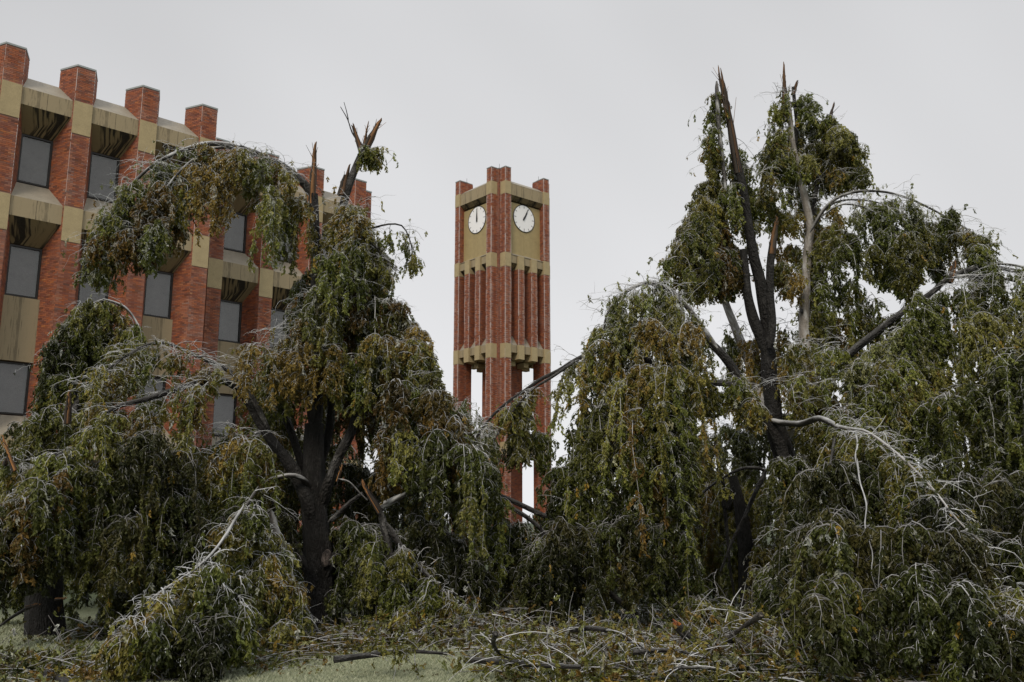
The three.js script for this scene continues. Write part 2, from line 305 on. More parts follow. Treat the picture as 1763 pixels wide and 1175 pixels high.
// ------------------------------------------------------------------ clock tower
const tower = thing('clock_tower', 'tall red brick clock tower with buff bands and two white dials, standing between the trees', 'tower');
{
  const TH = 49.3 * Math.PI / 180, S = 5.42, Hf = S / 2;
  const ux = Math.sin(TH), uz = -Math.cos(TH), vx = -Math.cos(TH), vz = -Math.sin(TH);
  tower.position.set(-0.97 + (ux + vx) * Hf, 0, -60 + (uz + vz) * Hf); tower.rotation.y = Math.PI / 2 - TH;
  const H = 25.65, A0 = 0.68, A1 = 1.18, AD = 0.72, CO = 0.55;
  const bands = [[23.75, 24.67], [18.6, 19.57], [12.33, 13.3], [5.9, 6.75]];
  for (let q = 0; q < 4; q++) {
    const R = new THREE.Matrix4().makeRotationY(q * Math.PI / 2);
    const put = (g) => { g.applyMatrix4(R); return g; };
    const rot = (x, z) => { const v = V3(x, 0, z).applyMatrix4(R); return [v.x, v.z]; };
    const bx = (...a) => put(boxAt(...a));
    // corner at local (-Hf, +Hf): arm on the front face, arm on the side face, and the core between them
    const c = part('corner_pier', mergeGeometries([bx(-Hf + A0, -Hf + A1, 0, H, Hf - AD, Hf), bx(-Hf, -Hf + AD, 0, H, Hf - A1, Hf - A0), bx(-Hf + CO, -Hf + A1 - 0.003, 0, H - 0.01, Hf - A1 + 0.003, Hf - CO)]), M.mortar, tower);
    const b = new Bricks(0.03);
    const F = (x0, z0, x1, z1, y0 = 0, y1 = H, sk = bands, e = 0.42) => b.face(...rot(x0, z0), ...rot(x1, z1), y0, y1, sk, e);
    F(-Hf + A0, Hf, -Hf + A1, Hf); F(-Hf + A1, Hf, -Hf + A1, Hf - AD, 0, H, bands, 0.2); F(-Hf + A0, Hf - CO + 0.0, -Hf + A0, Hf);
    F(-Hf, Hf - A1, -Hf, Hf - A0); F(-Hf, Hf - A0, -Hf + CO, Hf - A0); F(-Hf + AD, Hf - A1, -Hf, Hf - A1, 0, H, bands, 0.2);
    F(-Hf + CO, Hf - A0, -Hf + CO, Hf - CO, 0, H, [], 0.2); F(-Hf + CO, Hf - CO, -Hf + A0, Hf - CO, 0, H, [], 0.2);
    F(-Hf + A1, Hf - AD, -Hf + A1, Hf - A1, 0, H, [], 0); F(-Hf + A1, Hf - A1, -Hf + AD, Hf - A1, 0, H, [], 0);
    b.build(c);
    for (const [y0, y1] of bands) part('concrete_band', mergeGeometries([bx(-Hf + A0 - 0.015, -Hf + A1 + 0.015, y0, y1, Hf - 0.52, Hf + 0.02), bx(-Hf - 0.02, -Hf + 0.52, y0 + 0.002, y1 - 0.002, Hf - A1 - 0.015, Hf - A0 + 0.015)]), M.band, c);
    part('coping', mergeGeometries([bx(-Hf + A0 - 0.02, -Hf + A1 + 0.02, H + 0.002, H + 0.06, Hf - AD, Hf + 0.02), bx(-Hf - 0.02, -Hf + AD, H + 0.004, H + 0.058, Hf - A1 - 0.02, Hf - A0 + 0.02), bx(-Hf + CO, -Hf + A1 - 0.01, H + 0.006, H + 0.05, Hf - A1 + 0.01, Hf - CO)]), M.coping, c);
    rime(c, [[-Hf + A0, Hf], [-Hf + A1, Hf], [-Hf, Hf - A1], [-Hf, Hf - A0]].map(([x, z]) => rot(x, z)), 5, H, 0.022);
    part('lightning_rod', bx(-Hf + 0.86, -Hf + 0.875, H + 0.06, H + 0.5, Hf - 0.875, Hf - 0.86), M.frame, c);
    // one face: clock stage, fins, brackets
    const x0 = -Hf + A1, x1 = Hf - A1, w = x1 - x0;
    const wedge = (xa, xb, ya, za, yb, zb, back) => { const P = (x, y, z) => { const v = V3(x, y, z).applyMatrix4(R); return [v.x, v.y, v.z]; }; return quads([[P(xa, ya, za), P(xb, ya, za), P(xb, yb, zb), P(xa, yb, zb)], [P(xb, ya, back), P(xa, ya, back), P(xa, yb, back), P(xb, yb, back)], [P(xa, ya, back), P(xa, ya, za), P(xa, yb, zb), P(xa, yb, back)], [P(xb, ya, za), P(xb, ya, back), P(xb, yb, back), P(xb, yb, zb)]]); };
    for (let k = 0; k < 3; k++) part('cornice_block', bx(x0 + w * k / 3 + 0.008, x0 + w * (k + 1) / 3 - 0.008, 23.78, 24.6, Hf - 0.5, Hf - 0.06), M.panel, tower);
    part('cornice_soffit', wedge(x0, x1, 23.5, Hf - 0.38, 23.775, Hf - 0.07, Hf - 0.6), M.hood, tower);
    part('cornice_cap', wedge(x0, x1, 24.605, Hf - 0.05, 24.95, Hf - 0.5, Hf - 0.6), M.sill, tower);
    const face = part('clock_panel', mergeGeometries([bx(x0, -0.006, 19.6, 23.4, Hf - 0.6, Hf - 0.4), bx(0.006, x1, 19.6, 23.4, Hf - 0.6, Hf - 0.4)]), M.clockPanel, tower);
    part('clock_stage_wall', bx(x0 + 0.01, x1 - 0.01, 19.3, 24.7, Hf - 0.8, Hf - 0.603), M.frame, tower);
    // dial
    const cy = 22.43, zd = Hf - 0.395, R1 = 0.97;
    const dg = new THREE.CylinderGeometry(R1 - 0.02, R1 - 0.02, 0.05, 64); dg.rotateX(Math.PI / 2); dg.translate(0, cy, zd);
    const dial = part('clock_dial', put(dg), M.dial, tower);
    const ring = new THREE.TorusGeometry(R1, 0.028, 8, 64); ring.translate(0, cy, zd + 0.02); part('rim', put(ring), M.black, dial);
    for (let h = 0; h < 12; h++) { const g = new THREE.BoxGeometry(0.03, h % 3 ? 0.15 : 0.19, 0.012); g.translate(0, R1 - (h % 3 ? 0.125 : 0.145), 0); g.rotateZ(-h * Math.PI / 6); g.translate(0, cy, zd + 0.031); part('hour_mark', put(g), M.black, dial); }
    // front face reads about five past one, the side faces twelve
    const [hm, hh] = q === 0 ? [25, 31] : [1, 0];
    const hand = (len, wd, deg, dz, nm) => { const s = new THREE.Shape(); s.moveTo(-wd, -0.16); s.lineTo(wd, -0.16); s.lineTo(wd * 1.15, 0.1); s.lineTo(wd * 0.35, len); s.lineTo(-wd * 0.35, len); s.lineTo(-wd * 1.15, 0.1); const g = new THREE.ExtrudeGeometry(s, { depth: 0.012, bevelEnabled: false }); g.rotateZ(-deg * Math.PI / 180); g.translate(0, cy, zd + dz); part(nm, put(g), M.black, dial); };
    hand(0.8, 0.045, hm, 0.065, 'minute_hand'); hand(0.55, 0.06, hh, 0.045, 'hour_hand');
    // ledge and bracket row under the clock
    part('ledge', wedge(x0, x1, 19.5, Hf - 0.06, 19.72, Hf - 0.42, Hf - 0.5), M.sill, tower);
    const fw = 0.5, g3 = (w - 2 * fw) / 3, fins = [x0 + g3, x0 + 2 * g3 + fw], gaps = [x0, x0 + g3 + fw, x0 + 2 * g3 + 2 * fw];
    for (const gx of gaps) {
      part('concrete_bracket', bx(gx + 0.02, gx + g3 - 0.02, 18.95, 19.495, Hf - 0.6, Hf - 0.1), M.panel, tower);
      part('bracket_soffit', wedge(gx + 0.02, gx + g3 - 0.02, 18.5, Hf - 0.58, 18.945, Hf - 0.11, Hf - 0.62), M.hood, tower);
      part('weathering_slope', wedge(gx + 0.02, gx + g3 - 0.02, 13.26, Hf - 0.1, 13.95, Hf - 0.6, Hf - 0.64), M.sill, tower);
      part('concrete_bracket', bx(gx + 0.02, gx + g3 - 0.02, 12.75, 13.255, Hf - 0.75, Hf - 0.1), M.panel, tower);
    }
    for (const fx of fins) {
      const f = part('brick_fin', bx(fx, fx + fw, 13.3, 18.6, Hf - 0.7, Hf), M.mortar, tower);
      const fb = new Bricks(0.05); const G = (a, b2, c2, d2, e) => fb.face(...rot(a, b2), ...rot(c2, d2), 13.3, 18.6, [], e);
      G(fx, Hf, fx + fw, Hf, 0.42); G(fx, Hf - 0.62, fx, Hf, 0.15); G(fx + fw, Hf, fx + fw, Hf - 0.62, 0.15); fb.build(f);
      rime(f, [rot(fx, Hf), rot(fx + fw, Hf)], 13.3, 18.6, 0.02);
      part('concrete_cap', bx(fx - 0.012, fx + fw + 0.012, 18.55, 19.49, Hf - 0.6, Hf + 0.02), M.band, f);
      part('concrete_foot', bx(fx - 0.012, fx + fw + 0.012, 12.33, 13.3, Hf - 0.7, Hf + 0.02), M.band, f);
      part('corbel', bx(fx + 0.05, fx + fw - 0.05, 12.0, 12.325, Hf - 1.6, Hf - 0.85), M.band, f);
    }
    const rw = part('recessed_wall', bx(x0, x1, 12.6, 19.3, Hf - 0.9, Hf - 0.62), M.mortar, tower);
    const rb = new Bricks(0.03); rb.face(...rot(x0, Hf - 0.62), ...rot(x1, Hf - 0.62), 13, 19.2, []); rb.build(rw);
    part('tie_beam', bx(x0, x1, 5.95, 6.7, Hf - 0.62, Hf - 0.12), M.panel, tower);
  }
  const SH = 0.98, sh = part('brick_shaft', boxAt(-SH, SH, 0, 12.38, -SH, SH), M.mortar, tower), sb = new Bricks(0.08);
  sb.face(-SH, SH, SH, SH, 0, 12.3); sb.face(SH, SH, SH, -SH, 0, 12.3); sb.face(SH, -SH, -SH, -SH, 0, 12.3); sb.face(-SH, -SH, -SH, SH, 0, 12.3); sb.build(sh);
  part('soffit_slab', boxAt(-Hf + 0.9, Hf - 0.9, 12.4, 12.58, -Hf + 0.9, Hf - 0.9), M.panel, tower);
  part('roof_slab', boxAt(-Hf + 0.7, Hf - 0.7, 24.3, 24.5, -Hf + 0.7, Hf - 0.7), M.roof, tower);
}

// ------------------------------------------------------------------ foliage pieces
const ICE = [0.62, 0.64, 0.65];
function sprayGeo(n, len, s) {
  const keep = seed; seed = s;
  const pos = [], idx = []; let k = 0;
  const dir = V3(), side = V3(), base = V3(), p = V3();
  for (let i = 0; i < n; i++) {
    const t = (i + 0.6) / n; base.set(0.012 * Math.sin(i * 2.1), -len * t, 0.012 * Math.cos(i * 1.7));
    const a = i * 2.4 + rr(-0.5, 0.5), tilt = rr(0.15, 0.85);
    dir.set(Math.cos(a) * Math.sin(tilt), -Math.cos(tilt), Math.sin(a) * Math.sin(tilt));
    side.crossVectors(dir, V3(rr(-1, 1), rr(-0.3, 0.3), rr(-1, 1))).normalize(); const up = V3().crossVectors(side, dir);
    const L = rr(0.05, 0.085), W = L * rr(0.22, 0.32), fold = W * rr(0.1, 0.6);
    const P = [base.clone(), p.copy(base).addScaledVector(dir, L * 0.45).addScaledVector(side, W).addScaledVector(up, fold).clone(), p.copy(base).addScaledVector(dir, L).addScaledVector(up, -L * 0.1).clone(), p.copy(base).addScaledVector(dir, L * 0.45).addScaledVector(side, -W).addScaledVector(up, fold).clone()];
    for (const v of P) pos.push(v.x, v.y, v.z);
    idx.push(k, k + 1, k + 2, k, k + 2, k + 3); k += 4;
  }
  const g = new THREE.BufferGeometry(); g.setAttribute('position', new THREE.Float32BufferAttribute(pos, 3)); g.setIndex(idx); const flat = g.toNonIndexed(); flat.computeVertexNormals();
  flat.setAttribute('uv', new THREE.Float32BufferAttribute(new Float32Array(flat.attributes.position.count * 2), 2));
  seed = keep; return flat;
}
const SPRAYS = [sprayGeo(9, 0.13, 11), sprayGeo(11, 0.17, 22), sprayGeo(8, 0.11, 33)];
const dripGeo = (() => { // frozen drips and the glaze on leaf edges: a few slim ice slivers
  const l = []; const keep = seed; seed = 77;
  for (let i = 0; i < 4; i++) { const g = new THREE.ConeGeometry(rr(0.0035, 0.006), rr(0.03, 0.07), 4, 1); g.rotateX(Math.PI + rr(-0.5, 0.5)); g.rotateZ(rr(-0.6, 0.6)); g.translate(rr(-0.04, 0.04), -rr(0.02, 0.14), rr(-0.04, 0.04)); l.push(g); }
  seed = keep; return mergeGeometries(l);
})();
const TONES = {
  g: [[0.090, 0.108, 0.022], [0.130, 0.145, 0.030], [0.190, 0.186, 0.048]],
  d: [[0.038, 0.048, 0.011], [0.058, 0.068, 0.014], [0.092, 0.098, 0.022]],
  o: [[0.125, 0.125, 0.026], [0.185, 0.165, 0.036], [0.195, 0.140, 0.034]],
  b: [[0.085, 0.064, 0.015], [0.135, 0.084, 0.019], [0.090, 0.084, 0.020]],
  k: [[0.026, 0.031, 0.008], [0.040, 0.043, 0.011], [0.062, 0.058, 0.015]],  // shade of the low and front foliage, put into the leaf colour
  p: [[0.165, 0.182, 0.062], [0.220, 0.225, 0.090], [0.140, 0.160, 0.044]],
};
const GLAZE = { k: 0.05, g: 0.12, d: 0.04, o: 0.18, b: 0.06, p: 0.2 };
class Foliage {
  constructor() { this.l = [[], [], []]; this.c = [[], [], []]; this.ice = []; this.twigs = new Buf(); this.q = new THREE.Matrix4(); }
  spray(p, tone, tiltMax = 0.5, scale = 1, tint = 1) {
    const k = Math.floor(rnd() * 3), e = new THREE.Euler(gauss() * tiltMax, rnd() * 6.283, gauss() * tiltMax), s = rr(0.4, 0.95) * scale;
    this.q.makeRotationFromEuler(e).scale(V3(s, s, s)).setPosition(p.x, p.y, p.z); this.l[k].push(this.q.clone());
    const set = TONES[tone], patch = noise3(p.x * 1.3 + 31, p.y * 1.1, p.z * 1.3);
    const a = set[Math.min(2, Math.floor(clamp(patch * 1.6 - 0.3 + rr(-0.25, 0.25), 0, 0.999) * 3))], v = rr(0.72, 1.3) * tint, y = rnd() < 0.006 ? 1 : 0;
    const fr = rnd() < 0.045 * (this.glaze ?? 1) && tone !== 'k' ? rr(0.35, 0.9) : 0; // a leaf furred with rime
    this.c[k].push(lerp(y ? 0.3 : a[0] * v, 0.46, fr), lerp(y ? 0.2 : a[1] * v, 0.48, fr), lerp(y ? 0.03 : a[2] * v, 0.45, fr));
    if (rnd() < GLAZE[tone] * (this.glaze ?? 1)) { this.q.makeRotationFromEuler(e).scale(V3(s, s, s)).setPosition(p.x, p.y, p.z); this.ice.push(this.q.clone()); }
  }
  build(parent) {
    if (this.twigs.count) stuffPart('twigs', this.twigs.geo(), M.twig, parent);
    const c = new THREE.Color();
    this.l.forEach((l, k) => {
      if (!l.length) return;
      const im = new THREE.InstancedMesh(SPRAYS[k], M.leaf, l.length); im.name = numbered('foliage'); im.userData.kind = 'stuff';
      l.forEach((m, i) => { im.setMatrixAt(i, m); im.setColorAt(i, c.setRGB(this.c[k][3 * i], this.c[k][3 * i + 1], this.c[k][3 * i + 2])); });
      im.castShadow = im.receiveShadow = true; parent.add(im);
    });
    if (this.ice.length) { const im = new THREE.InstancedMesh(dripGeo, M.ice, this.ice.length); im.name = numbered('ice_glaze'); im.userData.kind = 'stuff'; this.ice.forEach((m, i) => im.setMatrixAt(i, m)); im.castShadow = im.receiveShadow = true; parent.add(im); }
  }
}
// twigs carry ice all round, thicker on top; the bark shows through below
const twigColor = (k) => (n) => { const t = clamp(0.55 + 0.45 * n.y, 0, 1) * k; return [lerp(0.06, ICE[0], t), lerp(0.052, ICE[1], t), lerp(0.045, ICE[2], t)]; };
let nStrand = 0;
// one twig bent down by ice: leaves the bough outwards and up, arches over and hangs
function strand(F, start, L, o) {
  nStrand++;
  const seg = 9, ds = L / seg, dir = V3(gauss() * 0.6, rr(-0.35, 0.4) * (o.arch ?? 1), gauss() * 0.6); if (o.lean) dir.addScaledVector(o.lean, 0.4); dir.normalize();
  const pts = [start.clone()], p = start.clone(); let d = dir.clone();
  const hang = rr(0.45, 0.8), wob = 0.2;
  for (let k = 0; k < seg; k++) { d.x += gauss() * wob * 0.7; d.z += gauss() * wob * 0.7; d.y -= hang * (k < 2 ? 0.8 : 1.5); d.normalize(); p.addScaledVector(d, ds * (k < 2 ? 0.55 : 1)); if (p.y < 0.04) { p.y = 0.04 + rnd() * 0.05; } pts.push(p.clone()); }
  const r0 = rr(0.0055, 0.010) * (o.twig ?? 1), iceK = o.ice ?? 0.8;
  tube(F.twigs, pts, (t) => r0 * (1 - 0.6 * t), 3, twigColor(iceK), false);
  const bare = (o.bare ?? 0.12) * rr(0.3, 1.5);
  const q = V3(), e = V3();
  for (let k = 1; k <= seg; k++) {
    const t = k / seg, n = t < bare ? 1 : 2;
    for (let j = 0; j < n; j++) if (rnd() < (o.side ?? 0.75)) {
      const b0 = pts[k - 1].clone().lerp(pts[k], rnd()), tl = rr(0.08, 0.3) * (o.sideLen ?? 1) * (1 - 0.3 * t), a = rnd() * 6.283;
      e.set(Math.cos(a), rr(-0.5, 0.35), Math.sin(a)).normalize(); const tp = [b0.clone()]; q.copy(b0);
      for (let s = 0; s < 3; s++) { q.addScaledVector(e, tl / 3); tp.push(q.clone()); e.y -= 0.55; e.normalize(); }
      if (q.y < 0.03) continue;
      tube(F.twigs, tp, (u) => 0.0045 * (o.twig ?? 1) * (1 - 0.5 * u), 3, twigColor(iceK * rr(0.6, 1.1)), false);
      const m = t < bare ? (rnd() < 0.3 ? 1 : 0) : Math.max(1, Math.round(tl * 20 * (o.leaf ?? 1)));
      for (let s = 0; s < m; s++) { const u = (s + rnd()) / m * 2.99, i = Math.floor(u); e.copy(tp[i]).lerp(tp[i + 1], u - i); F.spray(e, o.tone, 0.5, 1, o.tint); }
      e.set(0, -1, 0);
    }
    if (t >= bare) { const m = ds * 30 * (o.leaf ?? 1); for (let s = 0; s < m; s++) if (rnd() < m - s) { e.copy(pts[k - 1]).lerp(pts[k], rnd()); F.spray(e, o.tone, 0.5, 1, o.tint); } }
  }
}
// a hanging mass: lobes of twigs let down from a bough that runs through the given spots of the picture
function curtain(F, path, d, lenPx, tone, opt = {}) {
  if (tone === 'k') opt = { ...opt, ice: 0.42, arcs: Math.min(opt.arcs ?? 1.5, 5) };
  const pts = path.map((q) => at(q[0], q[1], q[2] ?? d)), c = new THREE.CatmullRomCurve3(pts, false, 'centripetal'), len = c.getLength();
  F.glaze = opt.glaze ?? 1;
  const L = lenPx * d / FOCAL, th = opt.th ?? 0.34, lobes = Math.max(2, Math.round((len + 0.25) / 0.2)), total = 20 * (opt.dens ?? 1) * (len + 0.25);
  for (let l = 0; l < lobes; l++) {
    const u = clamp((l + rnd()) / lobes, 0, 1), s0 = c.getPointAt(u), j = gauss();
    s0.y += gauss() * 0.05 - 0.03 - Math.abs(j) * 0.1; s0.z += j * th;
    const Ll = L * rr(0.7, 1.2) * (opt.lenAt ? opt.lenAt(u) : 1), o = { ...opt, tone, tint: rr(0.7, 1.35), lean: V3(gauss() * 0.7, 0, gauss() * 0.7) };
    if (rnd() < (tone === 'b' ? 0.5 : 0.35)) o.tone = { k: 'd', g: 'o', d: 'g', o: 'g', b: rnd() < 0.5 ? 'd' : 'g', p: 'g' }[tone];
    const n = Math.max(2, Math.round(total / lobes * rr(0.6, 1.4)));
    for (let k = 0; k < n; k++) strand(F, s0.clone().add(V3(gauss() * 0.08 * (opt.lobe ?? 1), gauss() * 0.05, gauss() * 0.08 * (opt.lobe ?? 1))), Ll * rr(0.6, 1.05), o);
  }
  // bare icy twigs that spring from the bough and bow over
  const m = Math.round(len * ((opt.arcs ?? 0) >= 8 ? 2 : 1.2) * (opt.arcs ?? ((opt.bare ?? 0.12) > 0.22 ? 10 : (opt.bare ?? 0.12) > 0.12 ? 5 : 2.5)));
  for (let k = 0; k < m; k++) iceArc(F, c.getPointAt(rnd()).add(V3(gauss() * 0.06, gauss() * 0.04, gauss() * th * 0.7)), rr(0.2, 0.7), rr(0.0025, 0.0058), opt.ice ?? 0.9, tone, 2);
}
function iceArc(F, start, L, r, ice, tone, forks) {
  const seg = 6, pts = [start.clone()], p = start.clone(), d = V3(gauss(), rr(-0.1, 0.5), gauss()).normalize();
  for (let k = 0; k < seg; k++) { d.x += gauss() * 0.32; d.z += gauss() * 0.32; d.y -= rr(-0.1, 0.42); d.normalize(); p.addScaledVector(d, L / seg); if (p.y < 0.03) p.y = 0.03; pts.push(p.clone()); }
  tube(F.twigs, pts, (t) => r * (1 - 0.6 * t), 4, twigColor(Math.min(1.15, ice * 1.1)), false);
  if (rnd() < 0.25) F.spray(p, tone);
  if (forks) for (let k = 0; k < 4; k++) { const i = 1 + Math.floor(rnd() * (seg - 1)); iceArc(F, pts[i], L * rr(0.25, 0.5), r * 0.65, ice, tone, 0); }
}
const barkColor = (ice, base = 0.05) => (ice = ice > 0.9 ? ice : ice * 0.6, base *= base > 0.1 ? 1.6 : 0.42,  (n, p) => {
  const q = fbm(p.x * 9, p.y * 5, p.z * 9, 3), g = noise3(p.x * 40, p.y * 22, p.z * 40), t = clamp(ice * (0.85 * sstep(n.y + 0.9 * (q - 0.5), 0.0, 0.8) + 0.6 * sstep(q + 0.7 * (g - 0.5), 0.66, 0.76)), 0, 1) * 0.92, b = base * (0.7 + 0.7 * q);
  const k = 0.7 + 0.6 * (g - 0.3); return [lerp(b * 1.1, 0.54 * k, t), lerp(b * 1.0, 0.555 * k, t), lerp(b * 0.88, 0.56 * k, t)];
});
function limb(tree, name, path, d, r0, r1, ice = 0.6, base = 0.035, sides = 12, label) {
  const pts = path.map((q) => at(q[0], q[1], q[2] ?? d)); const n = Math.max(10, Math.round(new THREE.CatmullRomCurve3(pts).getLength() * 9));
  const b = new Buf(); tube(b, smooth(pts, n), (t) => lerp(r0, r1, Math.pow(t, 0.85)) * (t < 0.08 && name !== 'trunk' ? 0.35 + 0.65 * Math.sqrt(t / 0.08) : 1), sides, barkColor(ice, base), true, 0.28);
  return part(name, b.geo(), ice >= 1 ? M.icedBark : M.bark, tree, label);
}
// a torn-off end: a few long flat slivers of fresh wood, still bound together at the foot
function stub(tree, from, to, d, r, tint = 1, n = 6) {
  n = Math.max(4, Math.round(n * 0.75));
  const a = at(from[0], from[1], from[2] ?? d), z = at(to[0], to[1], to[2] ?? d), ax = z.clone().sub(a), L = ax.length(), b = new Buf(); ax.normalize();
  const s1 = V3().crossVectors(ax, V3(0.1, 0.1, 1)).normalize(), s2 = V3().crossVectors(ax, s1);
  for (let k = 0; k < n; k++) {
    const g = k / n * 6.283 + rr(-0.4, 0.4), rad = k === 0 ? 0 : r * rr(0.3, 0.55), o = a.clone().addScaledVector(s1, Math.cos(g) * rad).addScaledVector(s2, Math.sin(g) * rad), l = L * (k === 0 ? 1 : rr(0.4, 0.95)), w = r * rr(0.5, 0.8) * (k === 0 ? 1.1 : 1);
    const in1 = rnd(), c = k % 2 === 1 ? [0.04, 0.03, 0.022] : [lerp(0.14, 0.36, in1) * tint, lerp(0.068, 0.17, in1) * tint, lerp(0.024, 0.055, in1) * tint];
    const P = (u, sp) => o.clone().addScaledVector(ax, l * u).addScaledVector(s1, gauss() * r * sp).addScaledVector(s2, gauss() * r * sp);
    const pts = [o.clone().addScaledVector(ax, -L * 0.15), o, P(0.35, 0.1), P(0.6, 0.14), P(0.8, 0.16), P(0.93, 0.18), P(1, 0.25)], W = [1.05, 1, 0.88, 0.7, 0.52, 0.36, 0.1];
    tube(b, pts, (t) => w * W[Math.round(t * 6)], 5, (nn, p) => { const q = 0.55 + 0.9 * noise3(p.x * 50 + k, p.y * 5, p.z * 50); const bk = nn.dot(s1) > 0.2 ? 0.22 : 1; return [c[0] * q * bk, c[1] * q * bk, c[2] * q * bk]; }, true, 0.3);
  }
  for (let k = 0; k < 7; k++) { const u = rr(0.2, 0.9), o = a.clone().addScaledVector(ax, L * u * 0.8).addScaledVector(s1, gauss() * r * 0.35), l = L * rr(0.12, 0.4), e = o.clone().addScaledVector(ax, l).addScaledVector(s1, gauss() * l * 0.45).addScaledVector(s2, gauss() * l * 0.3), c = k % 2 ? [0.05, 0.035, 0.022] : [0.28 * tint, 0.15 * tint, 0.06 * tint]; tube(b, [o, o.clone().lerp(e, 0.5), e], (t) => Math.max(0.003, r * 0.13 * (1 - t)), 4, () => c, false); }
  return part('splintered_stub', b.geo(), M.wood, tree, 'torn orange wood of a snapped limb');
}
function tree(name, label) { const t = thing(name, label, 'tree'); const F = new Foliage(); F.tree = t; return [t, F]; }

// ------------------------------------------------------------------ trees
// the broken tree at left centre
{
  const [t, F] = tree('broken_tree', 'ice-laden broken tree with dark upright trunk and two snapped tops, left of the clock tower');
  const D = 14.68;
  limb(t, 'trunk', [[553, 1100], [552, 1060], [549, 1000], [546, 930], [541, 870], [540, 800], [541, 730]], D, 0.27, 0.15, 0.22, 0.026, 32);
  limb(t, 'limb', [[541, 740], [543, 650], [546, 560], [544, 450], [539, 335]], D, 0.14, 0.075, 0.2, 0.022);
  limb(t, 'limb', [[540, 345], [528, 322], [505, 300, 14.6], [480, 282, 14.5], [450, 268, 14.4], [412, 254, 14.25]], D, 0.07, 0.045, 0.5, 0.05);
  limb(t, 'limb', [[424, 258, 14.3], [400, 251, 14.2], [355, 248, 14.1], [312, 260, 14.0], [270, 280, 13.9], [232, 312, 13.8], [203, 350, 13.8], [178, 395, 13.7], [158, 440, 13.7], [146, 475, 13.7]], D, 0.047, 0.009, 1.1, 0.05);
  limb(t, 'limb', [[420, 256, 14.3], [365, 256, 14.1], [320, 285, 13.9], [288, 320, 13.7], [258, 362, 13.6], [238, 410, 13.6]], D, 0.026, 0.009, 1.4, 0.07, 8);
  stub(t, [537, 338], [543, 243], D, 0.075, 1.1);
  limb(t, 'limb', [[546, 640], [560, 520], [575, 430], [588, 365], [600, 322], [620, 270], [634, 245]], D, 0.1, 0.055, 0.55, 0.05);
  stub(t, [632, 250], [656, 203], D, 0.07, 1.0);
  stub(t, [590, 330], [602, 282], D, 0.075, 0.5, 7);
  stub(t, [622, 262], [607, 212], D, 0.05, 0.5, 6); stub(t, [626, 255], [634, 208], D, 0.04, 0.55, 6);
  limb(t, 'limb', [[628, 255], [608, 232], [598, 205], [586, 184]], D, 0.02, 0.006, 0.4, 0.04, 6);
  limb(t, 'limb', [[600, 208], [596, 190], [592, 176]], D, 0.01, 0.005, 0.4, 0.04, 5);
  limb(t, 'limb', [[575, 470], [610, 400], [640, 393], [672, 386], [692, 389], [705, 412], [711, 440]], 14.3, 0.03, 0.008, 0.5, 0.05, 7);
  limb(t, 'limb', [[600, 400], [640, 420], [665, 448], [688, 468]], 14.2, 0.02, 0.006, 0.6, 0.06, 6);
  // lower limbs
  limb(t, 'limb', [[546, 915, 14.7], [527, 858], [505, 810], [480, 775], [462, 752], [445, 725], [428, 695], [412, 672]], 14.5, 0.13, 0.055, 0.3, 0.03);
  stub(t, [414, 677], [402, 648], 14.4, 0.05, 0.35, 6);
  limb(t, 'limb', [[440, 715, 14.5], [410, 670, 14.3], [374, 655, 14.0], [330, 663, 13.8], [296, 673, 13.6], [250, 688, 13.4], [204, 700, 13.3], [170, 722, 13.1], [148, 752, 13.0], [120, 790, 12.7]], D, 0.07, 0.02, 0.7, 0.03);
  limb(t, 'limb', [[470, 760, 14.5], [430, 680, 14.4], [395, 640, 14.3], [350, 618, 14.1], [316, 603, 14.0], [285, 591, 13.9], [262, 592, 13.9], [236, 602, 13.8], [204, 622, 13.7], [175, 645, 13.6]], D, 0.055, 0.015, 0.8, 0.05);
  limb(t, 'limb', [[548, 860], [520, 800], [500, 740], [478, 690], [465, 640]], 15.2, 0.085, 0.045, 0.45, 0.04);
  limb(t, 'limb', [[546, 895, 14.75], [566, 830], [582, 790], [607, 738], [615, 690], [612, 640]], 14.5, 0.095, 0.06, 0.6, 0.05);
  limb(t, 'limb', [[545, 820], [566, 740], [570, 660], [562, 560]], 15.0, 0.085, 0.045, 0.3, 0.03);
  limb(t, 'limb', [[536, 850, 14.65], [526, 830, 14.4], [505, 819], [480, 822], [465, 826]], 14.2, 0.05, 0.03, 1.2, 0.06, 9);
  limb(t, 'limb', [[550, 1020, 14.7], [570, 970], [590, 940], [605, 918]], 14.5, 0.1, 0.05, 0.35, 0.04);
  limb(t, 'limb', [[548, 1030, 14.7], [525, 975], [505, 930], [488, 893], [470, 862]], 14.5, 0.075, 0.035, 0.25, 0.03);
  limb(t, 'limb', [[565, 900], [580, 888], [600, 868], [625, 850]], 14.3, 0.04, 0.03, 0.9, 0.05, 8);
  stub(t, [582, 826], [590, 800], 14.2, 0.03, 1.3, 5); limb(t, 'limb', [[582, 825], [600, 830], [618, 848], [632, 862]], 14.1, 0.018, 0.012, 1.0, 0.06, 6);
  limb(t, 'limb', [[648, 876], [668, 866], [700, 852], [724, 842], [746, 834]], 13.6, 0.055, 0.035, 1.1, 0.05, 10);
  stub(t, [652, 875], [621, 826], 13.6, 0.06, 1.35, 8);
  limb(t, 'broken_limb', [[655, 878], [662, 910], [672, 955], [682, 1000], [690, 1050], [700, 1100]], 13.5, 0.06, 0.02, 0.9, 0.06, 9);
  limb(t, 'broken_limb', [[664, 900], [700, 955], [745, 1000], [790, 1045], [830, 1075]], 13.4, 0.05, 0.02, 0.9, 0.06, 8);
  limb(t, 'broken_limb', [[466, 880], [478, 925], [490, 965], [505, 1000], [525, 1045], [548, 1090]], 12.6, 0.055, 0.02, 1.15, 0.08, 9);
